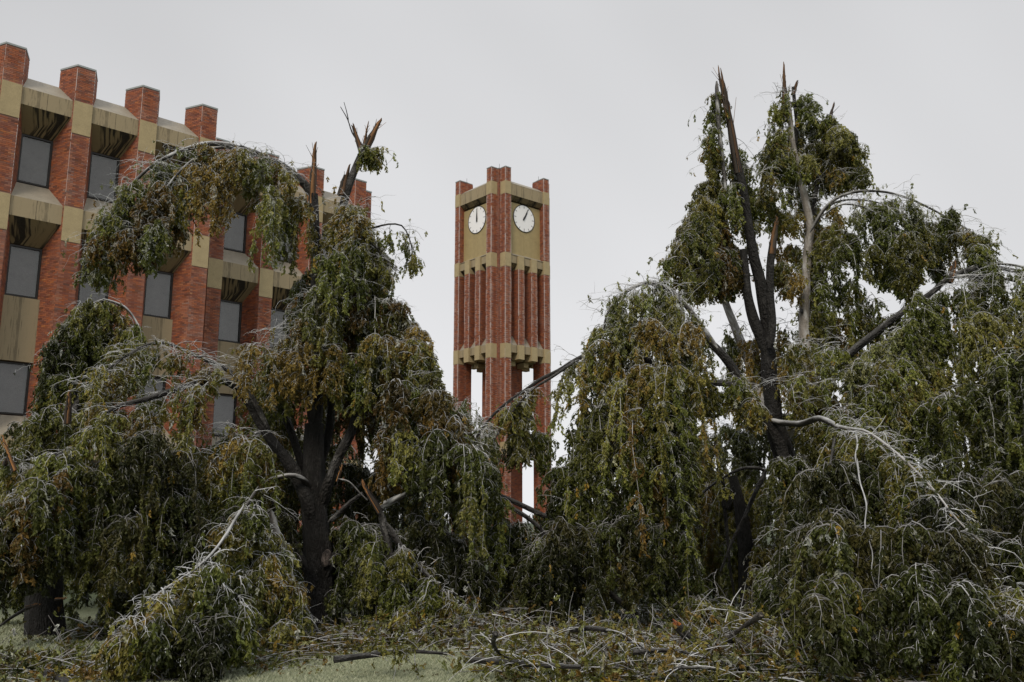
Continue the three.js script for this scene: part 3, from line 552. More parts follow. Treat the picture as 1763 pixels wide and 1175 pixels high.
  limb(t, 'broken_limb', [[445, 838], [418, 880], [390, 915], [372, 950]], 12.0, 0.024, 0.016, 1.1, 0.08, 8);
  // knot on the trunk
  { const g = new THREE.IcosahedronGeometry(0.1, 3), p = g.attributes.position; const cc = []; for (let i = 0; i < p.count; i++) { const x = p.getX(i), y = p.getY(i), z = p.getZ(i), k = 0.75 + 0.6 * fbm(x * 14 + 3, y * 14, z * 14, 3); p.setXYZ(i, x * k * 0.8, y * k * 1.25, z * k * 0.7); const w = fbm(x * 20, y * 20 + 9, z * 20, 3); cc.push(lerp(0.06, 0.4, sstep(w, 0.4, 0.65)), lerp(0.05, 0.34, sstep(w, 0.4, 0.65)), lerp(0.045, 0.32, sstep(w, 0.4, 0.65))); } g.setAttribute('color', new THREE.Float32BufferAttribute(cc, 3)); g.computeVertexNormals(); const q = at(562, 962, 14.42); g.translate(q.x, q.y, q.z); part('burl', g, M.bark, t, 'pale scarred burl low on the trunk'); }
  const C = (p, d, l, tone, o) => curtain(F, p, d, l, tone, o);
  // the bent-over arch
  C([[505, 298], [450, 268], [400, 254], [355, 250]], 14.3, 70, 'o', { bare: 0.2, ice: 1.1, dens: 0.7, arcs: 14, glaze: 2.5 });
  C([[355, 250], [312, 262], [270, 283], [235, 312]], 14, 120, 'p', { bare: 0.15, ice: 1.1, dens: 0.85, arcs: 16, glaze: 2.5 });
  C([[235, 312], [205, 348], [180, 392], [156, 440]], 13.8, 80, 'p', { bare: 0.2, ice: 1.1, dens: 0.8, arcs: 18, glaze: 2.5 });
  C([[305, 300], [275, 330], [235, 375]], 13.8, 110, 'b', { dens: 1.0, arcs: 8, glaze: 3 });
  C([[340, 285], [360, 280], [380, 290]], 14, 125, 'g', { dens: 1.1, glaze: 2 });
  C([[400, 262], [430, 266], [455, 280]], 14.2, 75, 'o', { dens: 1.0, arcs: 12, glaze: 2.5 });
  C([[508, 322], [490, 330], [468, 350]], 14.1, 150, 'g', { dens: 1.3, th: 0.2, arcs: 10, glaze: 2.5 });
  C([[175, 405], [235, 390], [290, 375]], 13.8, 95, 'b', { dens: 1.2, arcs: 8, glaze: 2.5 });
  C([[250, 330], [290, 310], [330, 300]], 14.2, 130, 'o', { dens: 0.7, arcs: 10, glaze: 2 });
  // crown under the snapped leader
  C([[592, 345], [618, 370], [645, 430]], 14.5, 120, 'o', { ice: 1.1, dens: 1.2, arcs: 14, glaze: 2.5 });
  C([[570, 410], [592, 370], [615, 352]], 14.7, 130, 'o', { ice: 1.1, dens: 1.2, arcs: 12, glaze: 2.5 });
  C([[642, 235], [634, 250], [630, 270]], 14.6, 40, 'g', { dens: 0.35, th: 0.06, arcs: 3 });
  C([[672, 387], [692, 390], [705, 412], [710, 440]], 14.3, 38, 'g', { dens: 0.2, th: 0.05, bare: 0.7, side: 0.4 });
  C([[650, 425], [670, 450], [686, 466]], 14.2, 22, 'g', { dens: 0.15, th: 0.05, bare: 0.8, side: 0.4 });
  C([[572, 450], [610, 410], [650, 450]], 14.2, 150, 'o', { dens: 1.2 });
  C([[500, 545], [580, 490], [685, 520]], 14.3, 150, 'b', { dens: 1.3, ice: 1.1, arcs: 8, glaze: 3 });
  C([[520, 480], [570, 440], [640, 480]], 15.1, 190, 'g', { dens: 1.2 });
  C([[440, 600], [500, 560], [570, 555]], 14.1, 120, 'o', { ice: 1.1, dens: 1.1, arcs: 14, glaze: 2 });
  C([[610, 480], [660, 500], [705, 570]], 14.6, 140, 'g', { dens: 1.2 });
  C([[685, 530], [715, 560], [745, 610]], 14.4, 110, 'g', { dens: 1.2 });
  C([[425, 640], [455, 612], [500, 600]], 14.6, 110, 'o', { ice: 1.1, dens: 0.5, bare: 0.3, arcs: 14, glaze: 2 });
  C([[650, 570], [710, 600], [760, 665]], 14, 160, 'o', { dens: 1.2 });
  C([[680, 650], [740, 660], [790, 725]], 13.7, 120, 'b', { dens: 1.5 });
  C([[590, 620], [650, 610], [720, 650]], 14.1, 130, 'b', { dens: 1.2 });
  C([[500, 600], [560, 590], [610, 620]], 14.0, 110, 'o', { dens: 1.0 });
  C([[735, 745], [780, 735], [838, 800]], 13.6, 175, 'd', { dens: 1.4 });
  C([[660, 740], [710, 730], [760, 760]], 13.6, 120, 'b', { dens: 1.2 });
  C([[775, 715], [805, 725], [832, 760]], 14.6, 130, 'd', { ice: 1, dens: 1.1, bare: 0.25 });
  // left side, the two half-broken limbs and the long sloping mass
  C([[374, 634], [316, 605], [272, 593], [238, 603], [204, 622]], 13.9, 48, 'o', { dens: 0.5, ice: 1.1, bare: 0.5, th: 0.2, arcs: 16, glaze: 2 });
  C([[215, 615], [185, 640], [160, 680]], 13.6, 90, 'o', { dens: 0.7, ice: 1.1, arcs: 12, glaze: 2 });
  C([[374, 656], [296, 675], [204, 702]], 13.6, 110, 'o', { dens: 0.55, arcs: 12, glaze: 2, ice: 1, bare: 0.25 });
  C([[204, 702], [150, 752], [80, 810], [0, 868]], 12.8, 160, 'g', { dens: 1.2, ice: 1, bare: 0.12 });
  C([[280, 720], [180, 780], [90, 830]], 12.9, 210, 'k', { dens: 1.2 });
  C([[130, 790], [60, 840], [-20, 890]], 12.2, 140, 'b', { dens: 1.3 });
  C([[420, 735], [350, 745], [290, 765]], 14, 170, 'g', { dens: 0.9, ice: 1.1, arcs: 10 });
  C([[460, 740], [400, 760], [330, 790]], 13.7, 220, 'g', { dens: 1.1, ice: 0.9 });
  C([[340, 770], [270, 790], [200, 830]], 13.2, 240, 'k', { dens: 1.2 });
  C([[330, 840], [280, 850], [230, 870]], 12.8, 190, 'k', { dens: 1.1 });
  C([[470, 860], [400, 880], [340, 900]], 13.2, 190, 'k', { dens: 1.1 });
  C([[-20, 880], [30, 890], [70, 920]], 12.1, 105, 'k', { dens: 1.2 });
  // the bough that has come down in front
  limb(t, 'broken_limb', [[420, 870, 10.8], [372, 945, 10.3], [330, 985, 10.0], [290, 1010, 9.9], [245, 1045, 9.8], [203, 1100, 9.7]], 10, 0.021, 0.008, 1.1, 0.09, 8);
  C([[372, 945], [330, 985], [290, 1010]], 10, 170, 'g', { dens: 1.3, ice: 1.1, bare: 0.15 });
  C([[290, 1010], [245, 1045], [205, 1100]], 9.7, 90, 'g', { dens: 1.2, ice: 1.1, bare: 0.15 });
  C([[370, 960], [400, 1000], [412, 1050]], 10.1, 130, 'd', { dens: 1.2, ice: 1 });
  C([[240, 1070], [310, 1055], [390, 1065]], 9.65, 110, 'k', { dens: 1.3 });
  C([[445, 850], [415, 885], [385, 930]], 12, 80, 'g', { dens: 0.9, ice: 1.1, bare: 0.3 });
  C([[470, 890], [492, 965], [520, 1030]], 12.6, 95, 'o', { dens: 0.9, ice: 1, bare: 0.15 });
  for (const [x, y, d] of [[372, 945, 10.3], [350, 968, 10.1], [330, 985, 10], [310, 998, 9.95], [290, 1010, 9.9], [265, 1030, 9.85], [245, 1045, 9.8], [225, 1072, 9.75], [210, 1090, 9.7]]) for (let k = 0; k < 3; k++) iceArc(F, at(x + rr(-8, 8), y, d), rr(0.15, 0.42), rr(0.003, 0.0055), 0.9, 'd', 2);
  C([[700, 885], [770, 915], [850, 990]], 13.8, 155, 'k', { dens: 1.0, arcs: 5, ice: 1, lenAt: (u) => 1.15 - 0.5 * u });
  C([[610, 960], [650, 930], [690, 920]], 13.6, 130, 'd', { dens: 0.7, arcs: 5 });
  C([[430, 950], [465, 980], [512, 1060]], 12.2, 85, 'd', { dens: 0.8, arcs: 5, lenAt: (u) => 1.2 - 0.6 * u });
  // right foot of the tree
  C([[600, 880], [650, 900], [700, 900]], 13.6, 190, 'd', { dens: 1.0 });
  C([[670, 940], [690, 1000], [720, 1030]], 13.3, 90, 'o', { dens: 0.9, ice: 0.9 });
  C([[690, 930], [750, 990], [820, 1050]], 13.4, 70, 'o', { dens: 0.9, ice: 1, bare: 0.3 });
  C([[580, 880], [610, 940], [640, 960]], 14.9, 150, 'd', { dens: 1.0 });
  C([[440, 650], [520, 630], [590, 640]], 16.2, 190, 'd', { dens: 1.1 });
  C([[570, 640], [640, 640], [710, 670]], 16.2, 200, 'g', { dens: 1.1 });
  C([[450, 800], [540, 790], [620, 800]], 16.6, 200, 'd', { dens: 1.1 });
  C([[600, 800], [660, 800], [720, 810]], 16.4, 170, 'd', { dens: 1.0 });
  C([[390, 755], [430, 745], [480, 750]], 15.6, 150, 'g', { dens: 0.9, ice: 1 });
  F.build(t);
}
// the tree at far left
{
  const [t, F] = tree('broken_tree', 'drooping tree at far left edge, its thick dark trunk beside frosted grass');
  const D = 13.8;
  limb(t, 'trunk', [[77, 1104], [76, 1060], [78, 1000], [84, 930], [92, 860], [100, 790, 14.4]], D, 0.27, 0.14, 0.05, 0.016, 14);
  limb(t, 'limb', [[97, 810, 14.5], [118, 740, 16], [140, 660, 16.8], [160, 570, 16.9], [178, 515, 16.7]], D, 0.1, 0.03, 0.4, 0.05);
  limb(t, 'limb', [[178, 515], [150, 530], [118, 570], [95, 620], [80, 670]], 16.6, 0.035, 0.012, 1.1, 0.07, 8);
  limb(t, 'limb', [[178, 515], [215, 530], [240, 570], [235, 620]], 16.6, 0.03, 0.012, 1.1, 0.07, 8);
  limb(t, 'limb', [[86, 900], [60, 850], [40, 830], [20, 800]], 13.6, 0.07, 0.05, 0.3, 0.03);
  stub(t, [116, 722], [119, 668], 14.0, 0.05, 1.25, 7); stub(t, [22, 803], [2, 748], 12.6, 0.045, 1.3, 7); stub(t, [8, 800], [12, 788], 12.6, 0.04, 1.1, 5);
  limb(t, 'broken_limb', [[-10, 1085], [25, 1060], [50, 1046]], 12.4, 0.012, 0.025, 0.9, 0.07, 7); stub(t, [48, 1047], [70, 1040], 12.4, 0.03, 1.3, 5);
  stub(t, [97, 1033], [116, 1030], 13.6, 0.03, 1.3, 5);
  const C = (p, d, l, tone, o) => curtain(F, p, d, l, tone, o);
  C([[180, 508], [140, 532], [110, 580], [85, 640]], 16.6, 120, 'd', { dens: 1.2, ice: 0.9 });
  C([[180, 508], [215, 530], [240, 590]], 16.6, 110, 'g', { dens: 1.1, ice: 0.9 });
  C([[130, 560], [170, 545], [210, 570]], 16.9, 160, 'd', { dens: 1.3 });
  C([[85, 645], [130, 630], [180, 640]], 16.5, 110, 'g', { dens: 1.1 });
  C([[40, 740], [90, 700], [150, 710]], 15, 150, 'd', { dens: 1.2, ice: 0.9 });
  C([[-30, 830], [10, 800], [50, 790]], 13.4, 150, 'g', { dens: 1.0, ice: 0.9 });
  C([[10, 760], [30, 790], [45, 830]], 13, 40, 'g', { dens: 0.5, ice: 1, bare: 0.5 });
  C([[100, 900], [170, 890], [260, 910]], 14.8, 160, 'd', { dens: 1.2 });
  C([[-20, 940], [20, 950], [60, 960]], 14.8, 110, 'd', { dens: 1.0 });
  C([[190, 1000], [220, 1010], [250, 1020]], 13.6, 110, 'd', { dens: 1.2, ice: 0.9 });
  F.build(t);
}
// the big broken tree at right
{
  const [t, F] = tree('broken_tree', 'huge ice-broken tree at right with tall splintered leaders and branches bowed to the ground');
  const D = 15.0;
  limb(t, 'trunk', [[1388, 1100], [1384, 1050], [1378, 980], [1376, 900], [1368, 850], [1352, 790], [1336, 735]], D, 0.25, 0.16, 0.2, 0.026, 32);
  limb(t, 'limb', [[1340, 750], [1330, 690], [1325, 640], [1323, 590], [1320, 545], [1312, 500], [1300, 450], [1290, 395], [1282, 340], [1274, 300], [1266, 265]], D, 0.15, 0.06, 0.14, 0.02);
  limb(t, 'limb', [[1322, 610], [1310, 580], [1298, 550], [1288, 510], [1284, 470], [1280, 430]], D - 0.05, 0.1, 0.06, 0.2, 0.025);
  stub(t, [1268, 275], [1241, 118], D, 0.065, 0.6, 11); stub(t, [1250, 190], [1236, 112], D, 0.04, 0.7, 7);
  limb(t, 'broken_limb', [[1234, 140], [1236, 190], [1240, 240], [1245, 280], [1250, 330]], D - 0.1, 0.04, 0.03, 1.0, 0.08, 8);
  limb(t, 'limb', [[1325, 600], [1330, 560], [1326, 500], [1327, 450], [1331, 420]], D - 0.25, 0.07, 0.06, 0.1, 0.03); stub(t, [1330, 430], [1338, 372], D - 0.25, 0.07, 0.4, 8);
  limb(t, 'limb', [[1345, 760], [1385, 705], [1398, 680], [1392, 640], [1386, 590], [1385, 540], [1388, 490], [1390, 440], [1395, 395], [1386, 340], [1376, 295], [1366, 255], [1362, 220], [1358, 175]], D + 0.5, 0.13, 0.04, 1.2, 0.12);
  stub(t, [1353, 195], [1350, 106], D + 0.5, 0.05, 0.5, 8);
  limb(t, 'limb', [[1368, 262], [1372, 215], [1368, 175], [1366, 150]], D + 0.6, 0.04, 0.03, 0.3, 0.03, 8); stub(t, [1366, 160], [1374, 138], D + 0.6, 0.04, 0.35, 6);
  limb(t, 'limb', [[1390, 420], [1402, 350], [1412, 290], [1424, 235]], D + 0.7, 0.04, 0.04, 0.4, 0.03, 8); stub(t, [1422, 240], [1437, 175], D + 0.7, 0.06, 0.45, 9);
  limb(t, 'limb', [[1400, 690], [1425, 650], [1465, 608], [1500, 580], [1530, 556], [1565, 530], [1600, 508], [1636, 478], [1665, 466], [1700, 460], [1763, 470], [1820, 490]], D - 0.2, 0.075, 0.03, 0.7, 0.03);
  limb(t, 'limb', [[1640, 478], [1680, 475], [1720, 478], [1763, 490], [1800, 520]], D - 0.3, 0.035, 0.02, 1.2, 0.07, 8);
  limb(t, 'limb', [[1636, 482], [1690, 455], [1740, 456], [1790, 466]], D - 0.1, 0.03, 0.02, 1.2, 0.07, 8);
  stub(t, [1638, 482], [1645, 448], D - 0.2, 0.05, 0.5, 7);
  limb(t, 'limb', [[1395, 400], [1418, 362], [1440, 342], [1470, 331], [1520, 330], [1560, 340], [1600, 358], [1640, 380], [1680, 405], [1722, 440]], D + 0.3, 0.034, 0.01, 1.0, 0.06, 8);
  limb(t, 'limb', [[1410, 370], [1440, 348], [1480, 344], [1520, 352], [1545, 372]], D + 0.4, 0.024, 0.01, 1.2, 0.07, 8);
  limb(t, 'limb', [[1415, 372], [1450, 352], [1500, 362], [1535, 392], [1555, 440], [1580, 480]], D + 0.1, 0.02, 0.008, 1.3, 0.07, 8);
  limb(t, 'limb', [[1355, 800], [1338, 750], [1310, 712], [1285, 672], [1262, 635], [1238, 605], [1215, 585], [1195, 572]], D - 0.3, 0.1, 0.065, 0.45, 0.03);
  limb(t, 'limb', [[1322, 728, 14.75], [1297, 688, 14.5], [1276, 655], [1262, 632]], D - 0.55, 0.055, 0.02, 0.3, 0.08, 8, 'split limb showing its torn inner wood');
  limb(t, 'limb', [[1235, 600], [1212, 570], [1180, 525], [1145, 495], [1110, 488], [1075, 505], [1048, 535], [1038, 575]], D - 0.6, 0.06, 0.015, 1.1, 0.08, 8);
  limb(t, 'limb', [[1350, 775, 15.05], [1322, 710, 15.4], [1296, 640, 15.8], [1268, 570, 16.1], [1254, 535, 16.2], [1240, 490, 16.2], [1232, 450, 16.2]], D, 0.1, 0.06, 1.1, 0.12);
  limb(t, 'limb', [[1290, 675], [1260, 662], [1225, 660], [1190, 662], [1150, 640], [1100, 615], [1060, 604], [1028, 605], [995, 618], [962, 638], [930, 654], [902, 674], [875, 692], [852, 712], [832, 735], [815, 765]], D - 0.6, 0.06, 0.018, 0.55, 0.05, 9);
  limb(t, 'limb', [[990, 622], [950, 650], [915, 672], [890, 700], [868, 728], [850, 760]], D - 0.7, 0.028, 0.01, 0.9, 0.06, 7);
  limb(t, 'broken_limb', [[845, 848], [880, 862], [910, 876], [940, 890]], 14.2, 0.035, 0.04, 0.4, 0.05, 8);
  limb(t, 'broken_limb', [[850, 860], [890, 880], [925, 905], [955, 940], [985, 970], [1020, 995], [1060, 1030], [1100, 1062]], 14.2, 0.03, 0.045, 0.5, 0.03, 8);
  limb(t, 'broken_limb', [[930, 900], [940, 960], [955, 1010], [965, 1070]], 14.0, 0.02, 0.012, 0.4, 0.03, 7);
  limb(t, 'limb', [[1340, 745], [1300, 715], [1265, 706], [1235, 716], [1205, 738], [1180, 770]], D - 0.1, 0.045, 0.02, 0.6, 0.05, 8);
  limb(t, 'limb', [[1322, 722, 14.68], [1345, 728, 14.5], [1378, 730, 14.0], [1412, 721, 13.4], [1445, 736, 12.9]], 14.2, 0.05, 0.042, 1.1, 0.06, 9);
  limb(t, 'broken_limb', [[1438, 734, 12.95], [1465, 739, 12.0], [1495, 745, 11.4], [1550, 786, 10.9], [1608, 844, 10.6], [1650, 897, 10.3], [1694, 938, 10.2]], D, 0.03, 0.008, 1.1, 0.12, 9);
  limb(t, 'broken_limb', [[1472, 742, 11.9], [1477, 765, 11.6], [1473, 790, 11.4], [1480, 815, 11.3]], 12, 0.014, 0.01, 1.1, 0.1, 8);
  limb(t, 'broken_limb', [[1476, 790, 11.2], [1481, 830, 10.8], [1492, 868, 10.4], [1490, 910, 10.0], [1503, 955, 9.7], [1501, 990, 9.5], [1513, 1024, 9.4]], 10, 0.012, 0.005, 1.1, 0.1, 7);
  limb(t, 'broken_limb', [[1440, 740, 12.6], [1430, 800, 12.2], [1412, 880, 11.8]], 12, 0.025, 0.01, 0.9, 0.08, 7);
  const C = (p, d, l, tone, o) => curtain(F, p, d, l, tone, o);
  // around the left leader
  C([[1236, 140], [1228, 190], [1226, 250]], D, 60, 'g', { dens: 0.45, th: 0.08, side: 0.5, lobe: 0.4 });
  C([[1222, 240], [1230, 235], [1240, 260]], D + 0.2, 90, 'o', { dens: 0.8, th: 0.12, lobe: 0.5 });
  C([[1208, 335], [1230, 300], [1255, 330]], D + 0.2, 120, 'o', { dens: 1.2, ice: 0.9 });
  C([[1185, 400], [1205, 350], [1235, 330]], D - 0.2, 110, 'g', { dens: 1.0 });
  C([[1160, 450], [1180, 400], [1200, 380]], D - 0.2, 80, 'g', { dens: 0.7, bare: 0.3 });
  C([[1195, 400], [1230, 380], [1265, 400]], D + 0.3, 140, 'b', { dens: 1.9 });
  C([[1220, 430], [1245, 425], [1270, 440]], D + 0.2, 95, 'b', { dens: 1.8, th: 0.2 });
  C([[1180, 450], [1205, 440], [1230, 450]], D, 70, 'g', { dens: 0.8 });
  C([[1285, 285], [1310, 282], [1332, 300]], D, 90, 'g', { dens: 0.6, bare: 0.3 });
  C([[1305, 335], [1328, 330], [1350, 350]], D + 0.5, 80, 'g', { dens: 0.5, th: 0.2 });
  C([[1340, 440], [1352, 450], [1362, 460]], D + 0.4, 70, 'o', { dens: 0.7, th: 0.2 });
  C([[1345, 600], [1395, 585], [1445, 600]], D - 0.3, 105, 'g', { dens: 0.7, arcs: 10, glaze: 2, ice: 1.1 });
  C([[1355, 660], [1400, 650], [1440, 665]], D - 0.5, 80, 'o', { dens: 0.7, arcs: 12, ice: 1.1 });
  C([[1195, 662], [1225, 662], [1258, 664]], D - 0.4, 62, 'g', { dens: 0.7, th: 0.12, arcs: 6 });
  C([[1265, 640], [1290, 670], [1308, 700]], D - 0.6, 70, 'g', { dens: 0.6, th: 0.15, arcs: 10, ice: 1.1 });
  C([[1285, 560], [1300, 600], [1318, 640]], D + 0.6, 80, 'g', { dens: 0.5, th: 0.15, arcs: 8 });
  C([[1240, 560], [1260, 590], [1290, 640]], D + 1.2, 80, 'p', { dens: 0.5, th: 0.15, arcs: 8, ice: 1.1 });
  // around the grey leader
  C([[1352, 150], [1336, 190], [1328, 240]], D + 0.5, 70, 'g', { dens: 0.5, th: 0.12, bare: 0.4 });
  C([[1340, 215], [1330, 250], [1328, 270]], D + 0.5, 70, 'g', { dens: 0.8, th: 0.15 });
  C([[1380, 160], [1388, 155], [1400, 175]], D + 0.6, 70, 'g', { dens: 0.6, th: 0.12, ice: 1 });
  C([[1390, 180], [1420, 200], [1455, 245]], D + 0.6, 55, 'g', { dens: 0.7, ice: 1 });
  C([[1400, 230], [1435, 230], [1468, 270]], D + 0.5, 60, 'd', { dens: 1.0 });
  C([[1395, 235], [1430, 250], [1472, 285]], D + 0.6, 60, 'b', { dens: 1.1 });
  C([[1345, 260], [1360, 250], [1385, 265]], D + 0.4, 70, 'g', { dens: 0.8 });
  C([[1400, 335], [1420, 335], [1440, 350]], D + 0.4, 90, 'g', { dens: 0.5, ice: 1.1, bare: 0.4 });
  C([[1345, 350], [1358, 345], [1370, 355]], D + 0.7, 90, 'g', { dens: 0.5, ice: 1.1, bare: 0.4 });
  C([[1400, 425], [1420, 410], [1445, 430]], D + 0.4, 100, 'g', { dens: 0.7, ice: 1 });
  C([[1350, 420], [1365, 415], [1380, 425]], D + 0.9, 100, 'g', { dens: 0.6, ice: 1 });
  C([[1420, 380], [1460, 390], [1490, 425]], D + 0.5, 70, 'g', { dens: 0.9 });
  C([[1405, 480], [1450, 470], [1500, 520]], D + 0.4, 120, 'g', { dens: 0.5, ice: 1, bare: 0.25 });
  C([[1345, 560], [1400, 540], [1440, 560]], D + 1.0, 120, 'g', { dens: 0.8, ice: 1, bare: 0.25 });
  C([[1440, 530], [1490, 530], [1540, 560]], D + 0.3, 120, 'g', { dens: 0.6, ice: 1, bare: 0.2 });
  { const g = new THREE.SphereGeometry(0.035, 12, 10); g.scale(0.8, 1.3, 0.5); const q = at(1381, 536, 15.39); g.translate(q.x, q.y, q.z); part('knot_hole', g, M.black, t, 'dark hole in the pale grey limb'); }
  C([[1262, 230], [1278, 300], [1290, 380]], D + 0.45, 75, 'g', { dens: 0.4, th: 0.15, arcs: 8, ice: 1.1, glaze: 2 });
  C([[1366, 210], [1384, 310], [1402, 420]], D + 1.1, 85, 'g', { dens: 0.4, th: 0.2, arcs: 9, ice: 1.1, glaze: 2 });
  C([[1425, 280], [1450, 300], [1475, 290]], D + 0.5, 60, 'o', { dens: 0.5, arcs: 10, glaze: 2 });
  C([[1398, 470], [1406, 530], [1412, 600]], D + 1.1, 95, 'g', { dens: 0.5, th: 0.2, arcs: 9, ice: 1.1, glaze: 2 });
  C([[1460, 345], [1520, 338], [1600, 365]], D + 0.3, 50, 'p', { dens: 0.4, arcs: 16, ice: 1.15, bare: 0.4, glaze: 3 });
  // low boughs resting in the brush
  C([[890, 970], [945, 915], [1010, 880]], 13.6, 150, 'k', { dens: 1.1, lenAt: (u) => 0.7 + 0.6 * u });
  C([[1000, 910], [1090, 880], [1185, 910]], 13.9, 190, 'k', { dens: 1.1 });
  C([[1310, 1010], [1350, 940], [1400, 900]], 13.4, 150, 'd', { dens: 0.9, arcs: 5, lenAt: (u) => 0.6 + 0.6 * u });
  C([[1180, 1040], [1220, 1020], [1262, 1045]], 13.6, 70, 'g', { dens: 0.7, arcs: 6 });
  C([[1330, 790], [1365, 780], [1400, 790]], 14.2, 230, 'd', { dens: 0.8, th: 0.15 });
  
  // the arch at right
  C([[1500, 362], [1550, 365], [1600, 385]], D + 0.2, 110, 'g', { dens: 1.2, ice: 1.1, arcs: 14, glaze: 2.5 });
  C([[1510, 400], [1540, 400], [1570, 420]], D + 0.1, 100, 'o', { dens: 1.3 });
  C([[1590, 385], [1640, 400], [1690, 430]], D + 0.2, 80, 'g', { dens: 1.2, ice: 1.1, arcs: 14, glaze: 2.5 });
  C([[1520, 460], [1540, 455], [1560, 465]], D + 0.1, 55, 'g', { dens: 1.0 });
  C([[1600, 362], [1660, 396], [1722, 442]], D + 0.3, 45, 'g', { dens: 0.9, bare: 0.3 });
  // hanging from the right limb
  C([[1800, 470], [1720, 470], [1640, 490]], 14.5, 180, 'g', { dens: 1.2, ice: 1.1, bare: 0.25, arcs: 14, glaze: 2 });
  C([[1640, 490], [1600, 515], [1550, 545]], 14.6, 150, 'g', { dens: 1.0, ice: 0.9 });
  C([[1560, 550], [1500, 590], [1440, 640]], 14.7, 130, 'p', { dens: 0.9, ice: 1 });
  C([[1800, 560], [1700, 540], [1620, 560]], 14.2, 250, 'g', { dens: 1.2 });
  C([[1640, 590], [1570, 600], [1500, 640]], 14.3, 200, 'g', { dens: 1.2 });
  C([[1800, 700], [1700, 660], [1600, 680]], 13.6, 260, 'd', { dens: 1.3 });
  C([[1470, 670], [1530, 650], [1600, 670]], 14.4, 180, 'g', { dens: 1.1 });
  C([[1720, 600], [1760, 600], [1800, 620]], 13.2, 220, 'd', { dens: 1.2 });
  C([[1400, 715], [1440, 700], [1480, 715]], 14, 100, 'g', { dens: 1.0, ice: 1.1, bare: 0.3 });
  // the mass bowed down in front
  C([[1445, 738, 12.8], [1495, 750, 12], [1550, 792, 11.5], [1610, 852, 11.3]], 11.6, 270, 'g', { dens: 1.2, ice: 1, bare: 0.12, th: 0.25, arcs: 8 });
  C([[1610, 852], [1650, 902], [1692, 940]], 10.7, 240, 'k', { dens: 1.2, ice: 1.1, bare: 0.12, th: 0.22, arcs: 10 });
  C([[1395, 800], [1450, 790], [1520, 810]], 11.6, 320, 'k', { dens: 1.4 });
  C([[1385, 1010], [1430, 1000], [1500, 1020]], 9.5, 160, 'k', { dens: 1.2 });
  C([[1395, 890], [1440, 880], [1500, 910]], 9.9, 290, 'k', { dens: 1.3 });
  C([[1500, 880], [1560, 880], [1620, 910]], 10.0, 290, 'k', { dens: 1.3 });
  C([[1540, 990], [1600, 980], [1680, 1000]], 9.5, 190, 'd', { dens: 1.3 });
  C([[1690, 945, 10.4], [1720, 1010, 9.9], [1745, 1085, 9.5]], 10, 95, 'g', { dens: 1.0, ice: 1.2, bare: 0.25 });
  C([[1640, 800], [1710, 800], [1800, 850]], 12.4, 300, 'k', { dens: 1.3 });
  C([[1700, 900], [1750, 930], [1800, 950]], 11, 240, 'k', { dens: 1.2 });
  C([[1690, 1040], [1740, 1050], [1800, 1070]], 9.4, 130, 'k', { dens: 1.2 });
  for (const [x, y, d] of [[1500, 748, 11.3], [1525, 766, 11.1], [1550, 786, 10.9], [1575, 812, 10.7], [1600, 838, 10.6], [1615, 855, 10.5], [1632, 876, 10.4], [1650, 898, 10.3], [1668, 916, 10.25]]) for (let k = 0; k < 4; k++) iceArc(F, at(x + rr(-8, 8), y, d), rr(0.15, 0.42), rr(0.003, 0.006), 1.0, 'd', 2);
  // the bough let down beside the tower
  C([[1200, 550], [1165, 508], [1110, 490], [1060, 515], [1036, 560]], D - 0.6, 130, 'p', { dens: 1.1, ice: 1.15, bare: 0.3, arcs: 20, glaze: 2 });
  C([[1200, 575], [1120, 545], [1045, 590]], D - 0.7, 190, 'g', { dens: 1.3, ice: 1.1, arcs: 8, glaze: 2 });
  C([[1195, 640], [1130, 620], [1060, 650]], D - 0.9, 240, 'o', { dens: 1.2 });
  C([[1185, 710], [1120, 690], [1055, 720]], D - 1.2, 260, 'b', { dens: 1.5, lenAt: (u) => 0.8 + 0.3 * Math.sin(u * 3.1) });
  C([[1190, 760], [1130, 740], [1080, 760]], D - 1.3, 230, 'b', { dens: 1.2 });
  C([[1050, 610], [1015, 612], [980, 632]], D - 0.5, 150, 'g', { dens: 0.45, th: 0.2, ice: 1, bare: 0.3 });
  C([[1060, 660], [1020, 690], [985, 740]], D - 0.4, 200, 'd', { dens: 1.1 });
  C([[1070, 760], [1010, 770], [960, 810]], D - 0.5, 230, 'd', { dens: 1.3 });
  C([[1050, 860], [990, 860], [940, 900]], D - 0.3, 180, 'd', { dens: 1.2 });
  C([[935, 657], [900, 678], [860, 706]], D - 0.6, 60, 'g', { dens: 0.7, ice: 1, bare: 0.25, th: 0.15 });
  C([[930, 715], [905, 720], [885, 730]], D - 0.6, 88, 'd', { dens: 1.3 });
  C([[860, 710], [830, 735], [805, 775]], D - 0.7, 110, 'p', { dens: 0.9, ice: 1.15, bare: 0.35 });
  
  C([[845, 860], [890, 895], [950, 935]], D - 0.6, 110, 'd', { dens: 1.0 });
  F.build(t);
}
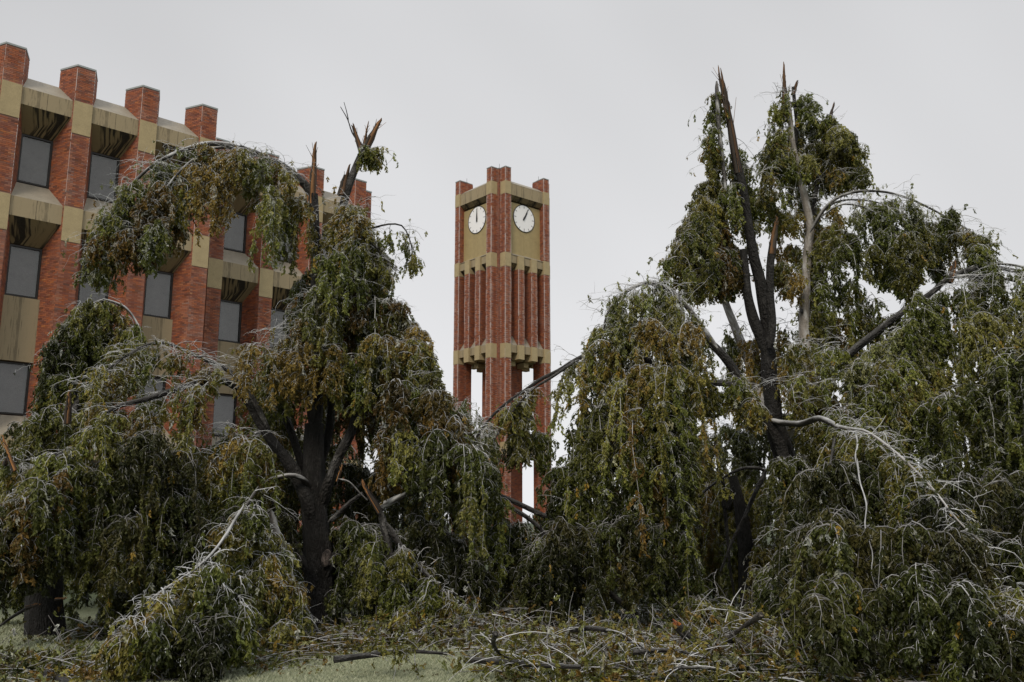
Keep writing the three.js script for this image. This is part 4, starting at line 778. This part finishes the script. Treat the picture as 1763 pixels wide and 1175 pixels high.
// the trees standing farther back
{
  const [t, F] = tree('bent_tree', 'smaller bent tree behind the gap at centre right, its dark trunk amid paler icy leaves');
  const D = 17.2;
  limb(t, 'trunk', [[1292, 1066], [1288, 1010], [1284, 950], [1275, 880], [1262, 820]], D, 0.2, 0.09, 0.1, 0.018, 12);
  limb(t, 'limb', [[1265, 835], [1250, 880], [1244, 830], [1236, 790], [1233, 755]], D - 0.6, 0.04, 0.045, 0.3, 0.025, 8); stub(t, [1233, 775], [1232, 752], D - 0.6, 0.04, 0.3, 5);
  limb(t, 'limb', [[1246, 860], [1252, 920], [1258, 985], [1268, 1040]], D - 0.6, 0.035, 0.02, 0.3, 0.025, 8);
  limb(t, 'limb', [[1278, 900], [1300, 850], [1318, 812], [1285, 806], [1250, 820], [1215, 845], [1190, 872]], D - 0.8, 0.04, 0.02, 0.6, 0.03, 8);
  limb(t, 'limb', [[1318, 812], [1300, 850], [1280, 895], [1262, 930], [1240, 985]], D - 1.0, 0.04, 0.02, 0.35, 0.03, 8);
  const C = (p, d, l, tone, o) => curtain(F, p, d, l, tone, o);
  C([[1185, 760], [1230, 732], [1290, 735]], 18, 190, 'p', { dens: 1.1, ice: 1.1, bare: 0.25 });
  C([[1270, 735], [1310, 725], [1360, 740]], 18, 190, 'p', { dens: 1.1, ice: 1 });
  C([[1160, 840], [1240, 825], [1310, 840]], 18.2, 240, 'g', { dens: 1.6, ice: 1 });
  C([[1290, 820], [1340, 820], [1400, 830]], 17.6, 210, 'g', { dens: 1.2 });
  C([[1170, 930], [1230, 920], [1300, 930]], 17.8, 170, 'p', { dens: 1.1, ice: 1 });
  C([[1300, 930], [1340, 930], [1390, 940]], 17, 140, 'g', { dens: 1.1 });
  C([[1340, 700], [1400, 690], [1450, 700]], 17.4, 150, 'g', { dens: 1.0 });
  C([[1110, 830], [1190, 805], [1270, 815]], 20, 200, 'd', { dens: 1.2 });
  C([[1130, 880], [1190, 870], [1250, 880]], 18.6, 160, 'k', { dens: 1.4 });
  F.build(t);
}
{
  const [t, F] = tree('bent_tree', 'pale icy tree far behind, at the foot of the clock tower');
  limb(t, 'trunk', [[790, 1052], [790, 960], [786, 860], [790, 780], [792, 720]], 20, 0.18, 0.05, 0.5, 0.03, 10);
  const C = (p, d, l, tone, o) => curtain(F, p, d, l, tone, o);
  C([[745, 715], [790, 690], [835, 715]], 19.6, 130, 'p', { dens: 1.0, ice: 1.15, bare: 0.35 });
  C([[690, 780], [740, 750], [800, 760]], 19.4, 200, 'g', { dens: 1.1, ice: 1 });
  C([[770, 790], [810, 790], [845, 830]], 19.4, 150, 'g', { dens: 1.0 });
  C([[620, 830], [690, 830], [760, 850]], 19.8, 180, 'd', { dens: 1.1 });
  C([[760, 910], [830, 905], [880, 940]], 19.2, 130, 'g', { dens: 1.0, ice: 1 });
  C([[880, 940], [960, 945], [1040, 950]], 19.2, 110, 'g', { dens: 1.0, ice: 1 });
  C([[1010, 950], [1080, 955], [1180, 960]], 19.4, 100, 'd', { dens: 1.0 });
  C([[640, 960], [720, 950], [800, 970]], 19, 95, 'd', { dens: 1.0, ice: 1 });
  F.build(t);
}
{
  const [t, F] = tree('bent_tree', 'dark leafy tree close in front of the library wall, behind the left broken tree');
  limb(t, 'trunk', [[330, 1058], [334, 960], [330, 880], [335, 800]], 19.5, 0.18, 0.07, 0.2, 0.025, 10);
  const C = (p, d, l, tone, o) => curtain(F, p, d, l, tone, o);
  C([[200, 800], [260, 780], [330, 790]], 19, 200, 'd', { dens: 1.1 });
  C([[330, 780], [400, 760], [470, 770]], 19, 210, 'g', { dens: 1.0, ice: 1 });
  C([[450, 770], [510, 740], [590, 750]], 19.2, 220, 'd', { dens: 1.0 });
  C([[210, 950], [300, 940], [400, 950]], 18.5, 100, 'd', { dens: 1.1 });
  C([[480, 930], [540, 920], [620, 930]], 18.8, 110, 'd', { dens: 0.9 });
  C([[80, 830], [140, 800], [210, 820]], 18.5, 200, 'd', { dens: 1.0 });
  F.build(t);
}
{
  const [t, F] = tree('bent_tree', 'dark tree closing the right edge of the view behind the bowed branches');
  limb(t, 'trunk', [[1600, 1056], [1596, 960], [1590, 860], [1596, 760]], 19.5, 0.2, 0.07, 0.2, 0.025, 10);
  const C = (p, d, l, tone, o) => curtain(F, p, d, l, tone, o);
  C([[1420, 720], [1500, 690], [1590, 700]], 19, 300, 'd', { dens: 1.0 });
  C([[1570, 680], [1660, 660], [1800, 680]], 19, 330, 'd', { dens: 1.0 });
  C([[1400, 900], [1560, 880], [1800, 900]], 18.5, 150, 'd', { dens: 1.0 });
  F.build(t);
}
{
  const t = thing('low_foliage', 'dark leafy mass closing the view low down behind all the trunks', 'foliage_mass'), F = new Foliage(); F.tree = t;  // low foliage of more trees farther back, built as one mass
  const st = new Buf(); for (let k = 0; k < 26; k++) { const x = rr(-11, 12), z = rr(-23.5, -22); tube(st, [V3(x, 0, z), V3(x + gauss() * 0.2, 0.7, z + gauss() * 0.2), V3(x + gauss() * 0.5, 1.5, z + gauss() * 0.3)], (u) => 0.04 * (1 - 0.7 * u), 5, () => [0.03, 0.025, 0.02]); }
  stuffPart('stems', st.geo(), M.wood, t);
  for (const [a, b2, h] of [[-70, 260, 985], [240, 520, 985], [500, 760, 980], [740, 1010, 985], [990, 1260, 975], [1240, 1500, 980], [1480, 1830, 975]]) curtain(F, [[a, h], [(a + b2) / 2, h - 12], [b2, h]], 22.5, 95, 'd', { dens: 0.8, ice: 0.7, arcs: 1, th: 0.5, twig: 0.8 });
  F.build(t);
}
{ let n = 0; scene.traverse((o) => { if (o.isInstancedMesh) n += o.count; }); console.log('strands', nStrand, 'copies', n); }

// ------------------------------------------------------------------ on the ground
const onGround = (px, py, h = 0) => { const a = at(px, py, 10), k = (h - EYE) / (a.y - EYE); return V3(a.x * k, h, a.z * k); };
function fallen(label, path, r0, r1, o = {}) { // path: [px, py, height above the ground]
  const t = thing('fallen_branch', label, 'branch', 'broken branches lying on the ground'), F = new Foliage(); F.tree = t;
  const pts = smooth(path.map((q) => onGround(q[0], q[1], (q[2] ?? r0) + (q[0] > 560 && q[1] < 1155 ? 0.2 : 0.02))), 22), b = new Buf();
  tube(b, pts, (u) => lerp(r0, r1, u), 9, barkColor(o.ice ?? 0.8, o.base ?? 0.06), true, 0.25); part('branch', b.geo(), M.bark, t);
  if (o.torn) { const a = pts[0].clone(), z = a.clone().sub(pts[2]).normalize().multiplyScalar(o.torn).add(a), sb = new Buf(); for (let k = 0; k < 7; k++) { const g = k / 7 * 6.283, q = V3(Math.cos(g) * r0 * 0.5, Math.sin(g) * r0 * 0.5, Math.sin(g * 2) * r0 * 0.4), e = a.clone().lerp(z, rr(0.4, 1)).add(q); const c = [rr(0.2, 0.4), rr(0.1, 0.18), rr(0.03, 0.06)]; tube(sb, [a.clone().add(q).addScaledVector(z.clone().sub(a), -0.2), a.clone().add(q), e], (u) => r0 * 0.42 * (u > 0.9 ? 0.15 : 1), 5, () => c, true); } part('splintered_stub', sb.geo(), M.wood, t, 'torn orange wood of a snapped limb'); }
  for (let k = 0; k < (o.twigs ?? 14); k++) {
    const i = 4 + Math.floor(rnd() * 18), s = pts[i], L = rr(0.2, 0.7) * (o.spread ?? 1), d = V3(gauss(), rr(-0.1, 0.6), gauss()).normalize(), tp = [s.clone()], p = s.clone();
    for (let q = 0; q < 5; q++) { d.y -= 0.16; d.x += gauss() * 0.15; d.z += gauss() * 0.15; d.normalize(); p.addScaledVector(d, L / 5); if (p.y < 0.02) { p.y = 0.02 + rnd() * 0.02; d.y = Math.abs(d.y) * 0.2; } tp.push(p.clone()); }
    tube(F.twigs, tp, (u) => 0.0062 * (1 - 0.6 * u), 4, twigColor(o.ice ?? 0.8), false);
    for (let q = 0; q < (o.leaf ?? 4); q++) { const e = tp[1 + Math.floor(rnd() * 5)].clone(); e.y += 0.06; F.spray(e, o.tone ?? 'o', 1.1, 0.9); }
  }
  F.build(t);
}
fallen('bare grey branch lying straight along the edge of the grass at centre', [[800, 1136], [870, 1141], [930, 1146], [1000, 1149]], 0.035, 0.02, { twigs: 9, base: 0.09, ice: 0.9 });
fallen('curved reddish branch with a torn end, on the brush left of the bowed right tree', [[1166, 1078, 0.3], [1190, 1102, 0.15], [1225, 1110, 0.1], [1262, 1104, 0.12]], 0.055, 0.03, { torn: 0.07, base: 0.09, ice: 0.4, twigs: 8 });
fallen('grey branch propped up at an angle in front of the small right trunk', [[1310, 1060, 0.5], [1280, 1080, 0.3], [1245, 1105, 0.12], [1195, 1128, 0.04]], 0.035, 0.015, { base: 0.12, ice: 0.9, twigs: 12 });
fallen('short dark branch with an orange torn end, lying before the small right trunk', [[1334, 1091, 0.08], [1312, 1088, 0.06], [1290, 1088, 0.05], [1262, 1092, 0.04]], 0.05, 0.03, { torn: 0.08, ice: 0.3, twigs: 6 });
fallen('long thin grey branch arching over the brush in the middle', [[985, 1085, 0.25], [1030, 1083, 0.3], [1075, 1098, 0.2], [1112, 1120, 0.08]], 0.035, 0.015, { twigs: 14, base: 0.08 });
fallen('dark branch with a bright orange broken end in the bottom left corner', [[80, 1160, 0.06], [97, 1168, 0.04], [120, 1180, 0.03]], 0.045, 0.035, { torn: 0.07, ice: 0.25, base: 0.03, twigs: 4 });
fallen('curved branch with an orange tip in front of the drooping mound', [[208, 1160, 0.08], [225, 1170, 0.03], [260, 1174, 0.03], [310, 1172, 0.03]], 0.03, 0.02, { torn: 0.08, ice: 0.6, twigs: 6 });
fallen('icy bent branch curling up from the brush right of the left trunk', [[853, 1092, 0.4], [850, 1110, 0.25], [868, 1130, 0.08], [905, 1142, 0.03]], 0.028, 0.012, { ice: 1, twigs: 14, base: 0.09 });
fallen('dark twiggy branch stretched out on the litter in front of the left trunk', [[575, 1136, 0.05], [640, 1128, 0.07], [700, 1122, 0.06], [770, 1126, 0.04]], 0.035, 0.015, { ice: 0.4, base: 0.05, twigs: 16 });
fallen('white iced branch with many bare twigs on the brush right of centre', [[1090, 1124, 0.1], [1140, 1120, 0.12], [1185, 1124, 0.1], [1225, 1136, 0.05]], 0.03, 0.012, { ice: 0.9, twigs: 14, base: 0.07, leaf: 2, spread: 0.7 });
fallen('slim pale branch at the bottom edge below the brush, right of centre', [[1100, 1168, 0.05], [1140, 1158, 0.08], [1185, 1150, 0.06], [1240, 1152, 0.03]], 0.025, 0.012, { ice: 1, base: 0.1, twigs: 12 });
fallen('thin dark branch fanning out on the ground below the far left trunk', [[-20, 1150, 0.04], [40, 1142, 0.06], [95, 1138, 0.05], [160, 1146, 0.03]], 0.025, 0.012, { ice: 0.5, base: 0.04, twigs: 16, tone: 'b' });
fallen('dark leafy branch dropped on the lawn between the mound and the left trunk', [[420, 1120, 0.06], [465, 1110, 0.12], [510, 1112, 0.1], [560, 1124, 0.04]], 0.03, 0.012, { ice: 0.7, twigs: 24, leaf: 6 });
// the heaped brush: nobody could count these twigs
{
  const t = new THREE.Group(); t.name = 'brush_litter'; t.userData = { label: 'heaped fallen twigs and leaves along the foot of the trees', category: 'brush', kind: 'stuff' }; scene.add(t);
  const F = new Foliage(); F.tree = t;
  const heaps = [[330, 1110, 1.6, 0.12, 90, 'g'], [470, 1125, 1.5, 0.18, 130, 'o'], [560, 1118, 1.4, 0.25, 130, 'o'], [650, 1110, 1.5, 0.3, 150, 'g'], [740, 1108, 1.4, 0.3, 150, 'o'], [830, 1108, 1.4, 0.38, 190, 'p'], [900, 1095, 1.6, 0.5, 190, 'p'], [930, 1128, 1.3, 0.22, 170, 'o'], [1020, 1120, 1.4, 0.3, 190, 'o'], [1090, 1135, 1.3, 0.26, 200, 'g'], [1170, 1130, 1.3, 0.32, 210, 'g'], [1250, 1128, 1.3, 0.36, 210, 'g'], [1330, 1130, 1.3, 0.4, 210, 'g'], [1120, 1160, 1.1, 0.16, 150, 'g'], [1230, 1162, 1.1, 0.2, 170, 'o'], [1330, 1160, 1.1, 0.26, 180, 'o'], [960, 1172, 0.9, 0.1, 110, 'g'], [1050, 1172, 0.9, 0.14, 150, 'o'], [1150, 1174, 0.9, 0.16, 170, 'g'], [1260, 1174, 0.9, 0.2, 180, 'd'], [1360, 1172, 0.9, 0.22, 180, 'o'], [1300, 1100, 1.4, 0.4, 160, 'd'], [60, 1165, 1.0, 0.1, 120, 'd'], [1450, 1176, 1.0, 0.25, 170, 'd'], [1560, 1176, 1.0, 0.25, 170, 'o'], [1670, 1176, 1.0, 0.25, 170, 'd'], [1750, 1172, 1.0, 0.3, 150, 'd'], [160, 1170, 0.9, 0.1, 120, 'o'], [420, 1150, 0.8, 0.1, 80, 'g'], [1000, 1155, 1.0, 0.1, 90, 'g'],  [30, 1150, 1.2, 0.1, 90, 'g'], [150, 1155, 1.0, 0.08, 60, 'g'], [215, 1100, 1.1, 0.3, 130, 'd'], [1440, 1150, 1.2, 0.3, 150, 'o'], [1600, 1140, 1.4, 0.3, 150, 'd'], [1720, 1150, 1.2, 0.3, 110, 'd'], [700, 1075, 2.2, 0.4, 170, 'd'], [1100, 1075, 2.4, 0.4, 190, 'd'], [1400, 1085, 2.0, 0.4, 150, 'd'], [460, 1080, 2.2, 0.3, 130, 'd']];
  for (const [px, py, w, h, n, tone] of heaps) {
    const c = onGround(px, py), pt = rr(0.75, 1.3);
    for (let k = 0; k < n * 2; k++) {
      const a = rnd() * 6.283, q = Math.sqrt(rnd()), x = c.x + Math.cos(a) * q * w * 0.62, z = c.z + Math.sin(a) * q * w * 0.5, hh = h * (1 - q * q * 0.85);
      const p = V3(x, hh * rr(0.15, 1), z), d = V3(gauss(), gauss() * 0.25, gauss() * 0.7).normalize(), tp = [p.clone()], L = rr(0.25, 0.8);
      for (let s = 0; s < 4; s++) { d.x += gauss() * 0.22; d.z += gauss() * 0.22; d.y -= 0.1; d.normalize(); p.addScaledVector(d, L / 4); if (p.y < 0.02) { p.y = 0.02 + rnd() * 0.02; d.y = 0; } tp.push(p.clone()); }
      tube(F.twigs, tp, (u) => (k % 14 === 0 ? 0.012 : 0.0055) * (1 - 0.5 * u), 4, twigColor(k % 2 ? rr(0.08, 0.5) : rr(0.45, 1)), false);
      const m = 1 + Math.floor(rnd() * 4); for (let s = 0; s < m; s++) { const e = tp[Math.floor(rnd() * 5)].clone(); e.y += 0.05; e.x += gauss() * 0.05; F.spray(e, rnd() < 0.35 ? 'b' : rnd() < 0.35 ? 'p' : tone, 1.2, 1, rr(0.5, 1.3) * pt); }
    }
  }
  // leaves strewn over the grass
  for (let k = 0; k < 1200; k++) { const p = onGround(rr(-60, 1820), rr(1092, 1172)); p.y = 0.05; F.spray(p, rnd() < 0.6 ? 'b' : 'o', 1.6, 0.5); }
  F.build(t);
}
// grass
{
  const blade = (s) => { const keep = seed; seed = s; const pos = []; for (let k = 0; k < 9; k++) { const a = rnd() * 6.283, l = rr(0.03, 0.075), w = rr(0.002, 0.0035), lean = rr(0.1, 0.9), bx = gauss() * 0.02, bz = gauss() * 0.02, cx = Math.cos(a), sz = Math.sin(a); const A = [bx - sz * w, 0, bz + cx * w], B = [bx + sz * w, 0, bz - cx * w], C = [bx + cx * l * lean * 0.4, l * 0.65, bz + sz * l * lean * 0.4], D = [bx + cx * l * lean, l * 0.9, bz + sz * l * lean]; pos.push(...A, ...B, ...C, ...A, ...C, ...D); } seed = keep; const g = new THREE.BufferGeometry(); g.setAttribute('position', new THREE.Float32BufferAttribute(pos, 3)); g.computeVertexNormals(); g.setAttribute('uv', new THREE.Float32BufferAttribute(new Float32Array(pos.length / 3 * 2), 2)); return g; };
  const gm = new THREE.MeshStandardMaterial({ name: 'grass', roughness: 0.6, side: THREE.DoubleSide });
  const N = 42000, im = new THREE.InstancedMesh(blade(5), gm, N), m = new THREE.Matrix4(), c = new THREE.Color();
  for (let k = 0; k < N; k++) {
    const z = -9.2 - 7 * Math.pow(rnd(), 1.6), x = rr(-0.62, 0.62) * -z, f = fbm(x * 2.3, 5.1, z * 2.3 + 3, 3), s = rr(0.6, 1.25);
    m.makeRotationY(rnd() * 6.283).scale(V3(s, s, s)).setPosition(x, 0.0, z); im.setMatrixAt(k, m);
    const open = Math.max(sstep(-z, 11.4, 10.3), 1.5 * sstep(Math.hypot((x + 6.2) * 0.6, (z + 12.2) * 0.9), 1.15, 0.3)), t = clamp(open * 0.75 + 0.6 * (f - 0.45), 0, 0.95) * rr(0.5, 1.1);
    im.setColorAt(k, c.setRGB(lerp(0.06, 0.44, t), lerp(0.10, 0.47, t), lerp(0.03, 0.33, t)));
  }
  im.name = 'grass'; im.userData = { label: 'frosted green grass along the foot of the trees', category: 'grass', kind: 'stuff' }; im.receiveShadow = im.castShadow = true; scene.add(im);
}

renderEnd();
function renderEnd() {
  const renderer = new THREE.WebGLRenderer({ antialias: true });
  renderer.setSize(1024, 682); renderer.toneMapping = THREE.LinearToneMapping; renderer.toneMappingExposure = EXPOSURE;
  renderer.shadowMap.enabled = true; renderer.shadowMap.type = THREE.PCFSoftShadowMap;
  renderer.render(scene, camera);
}
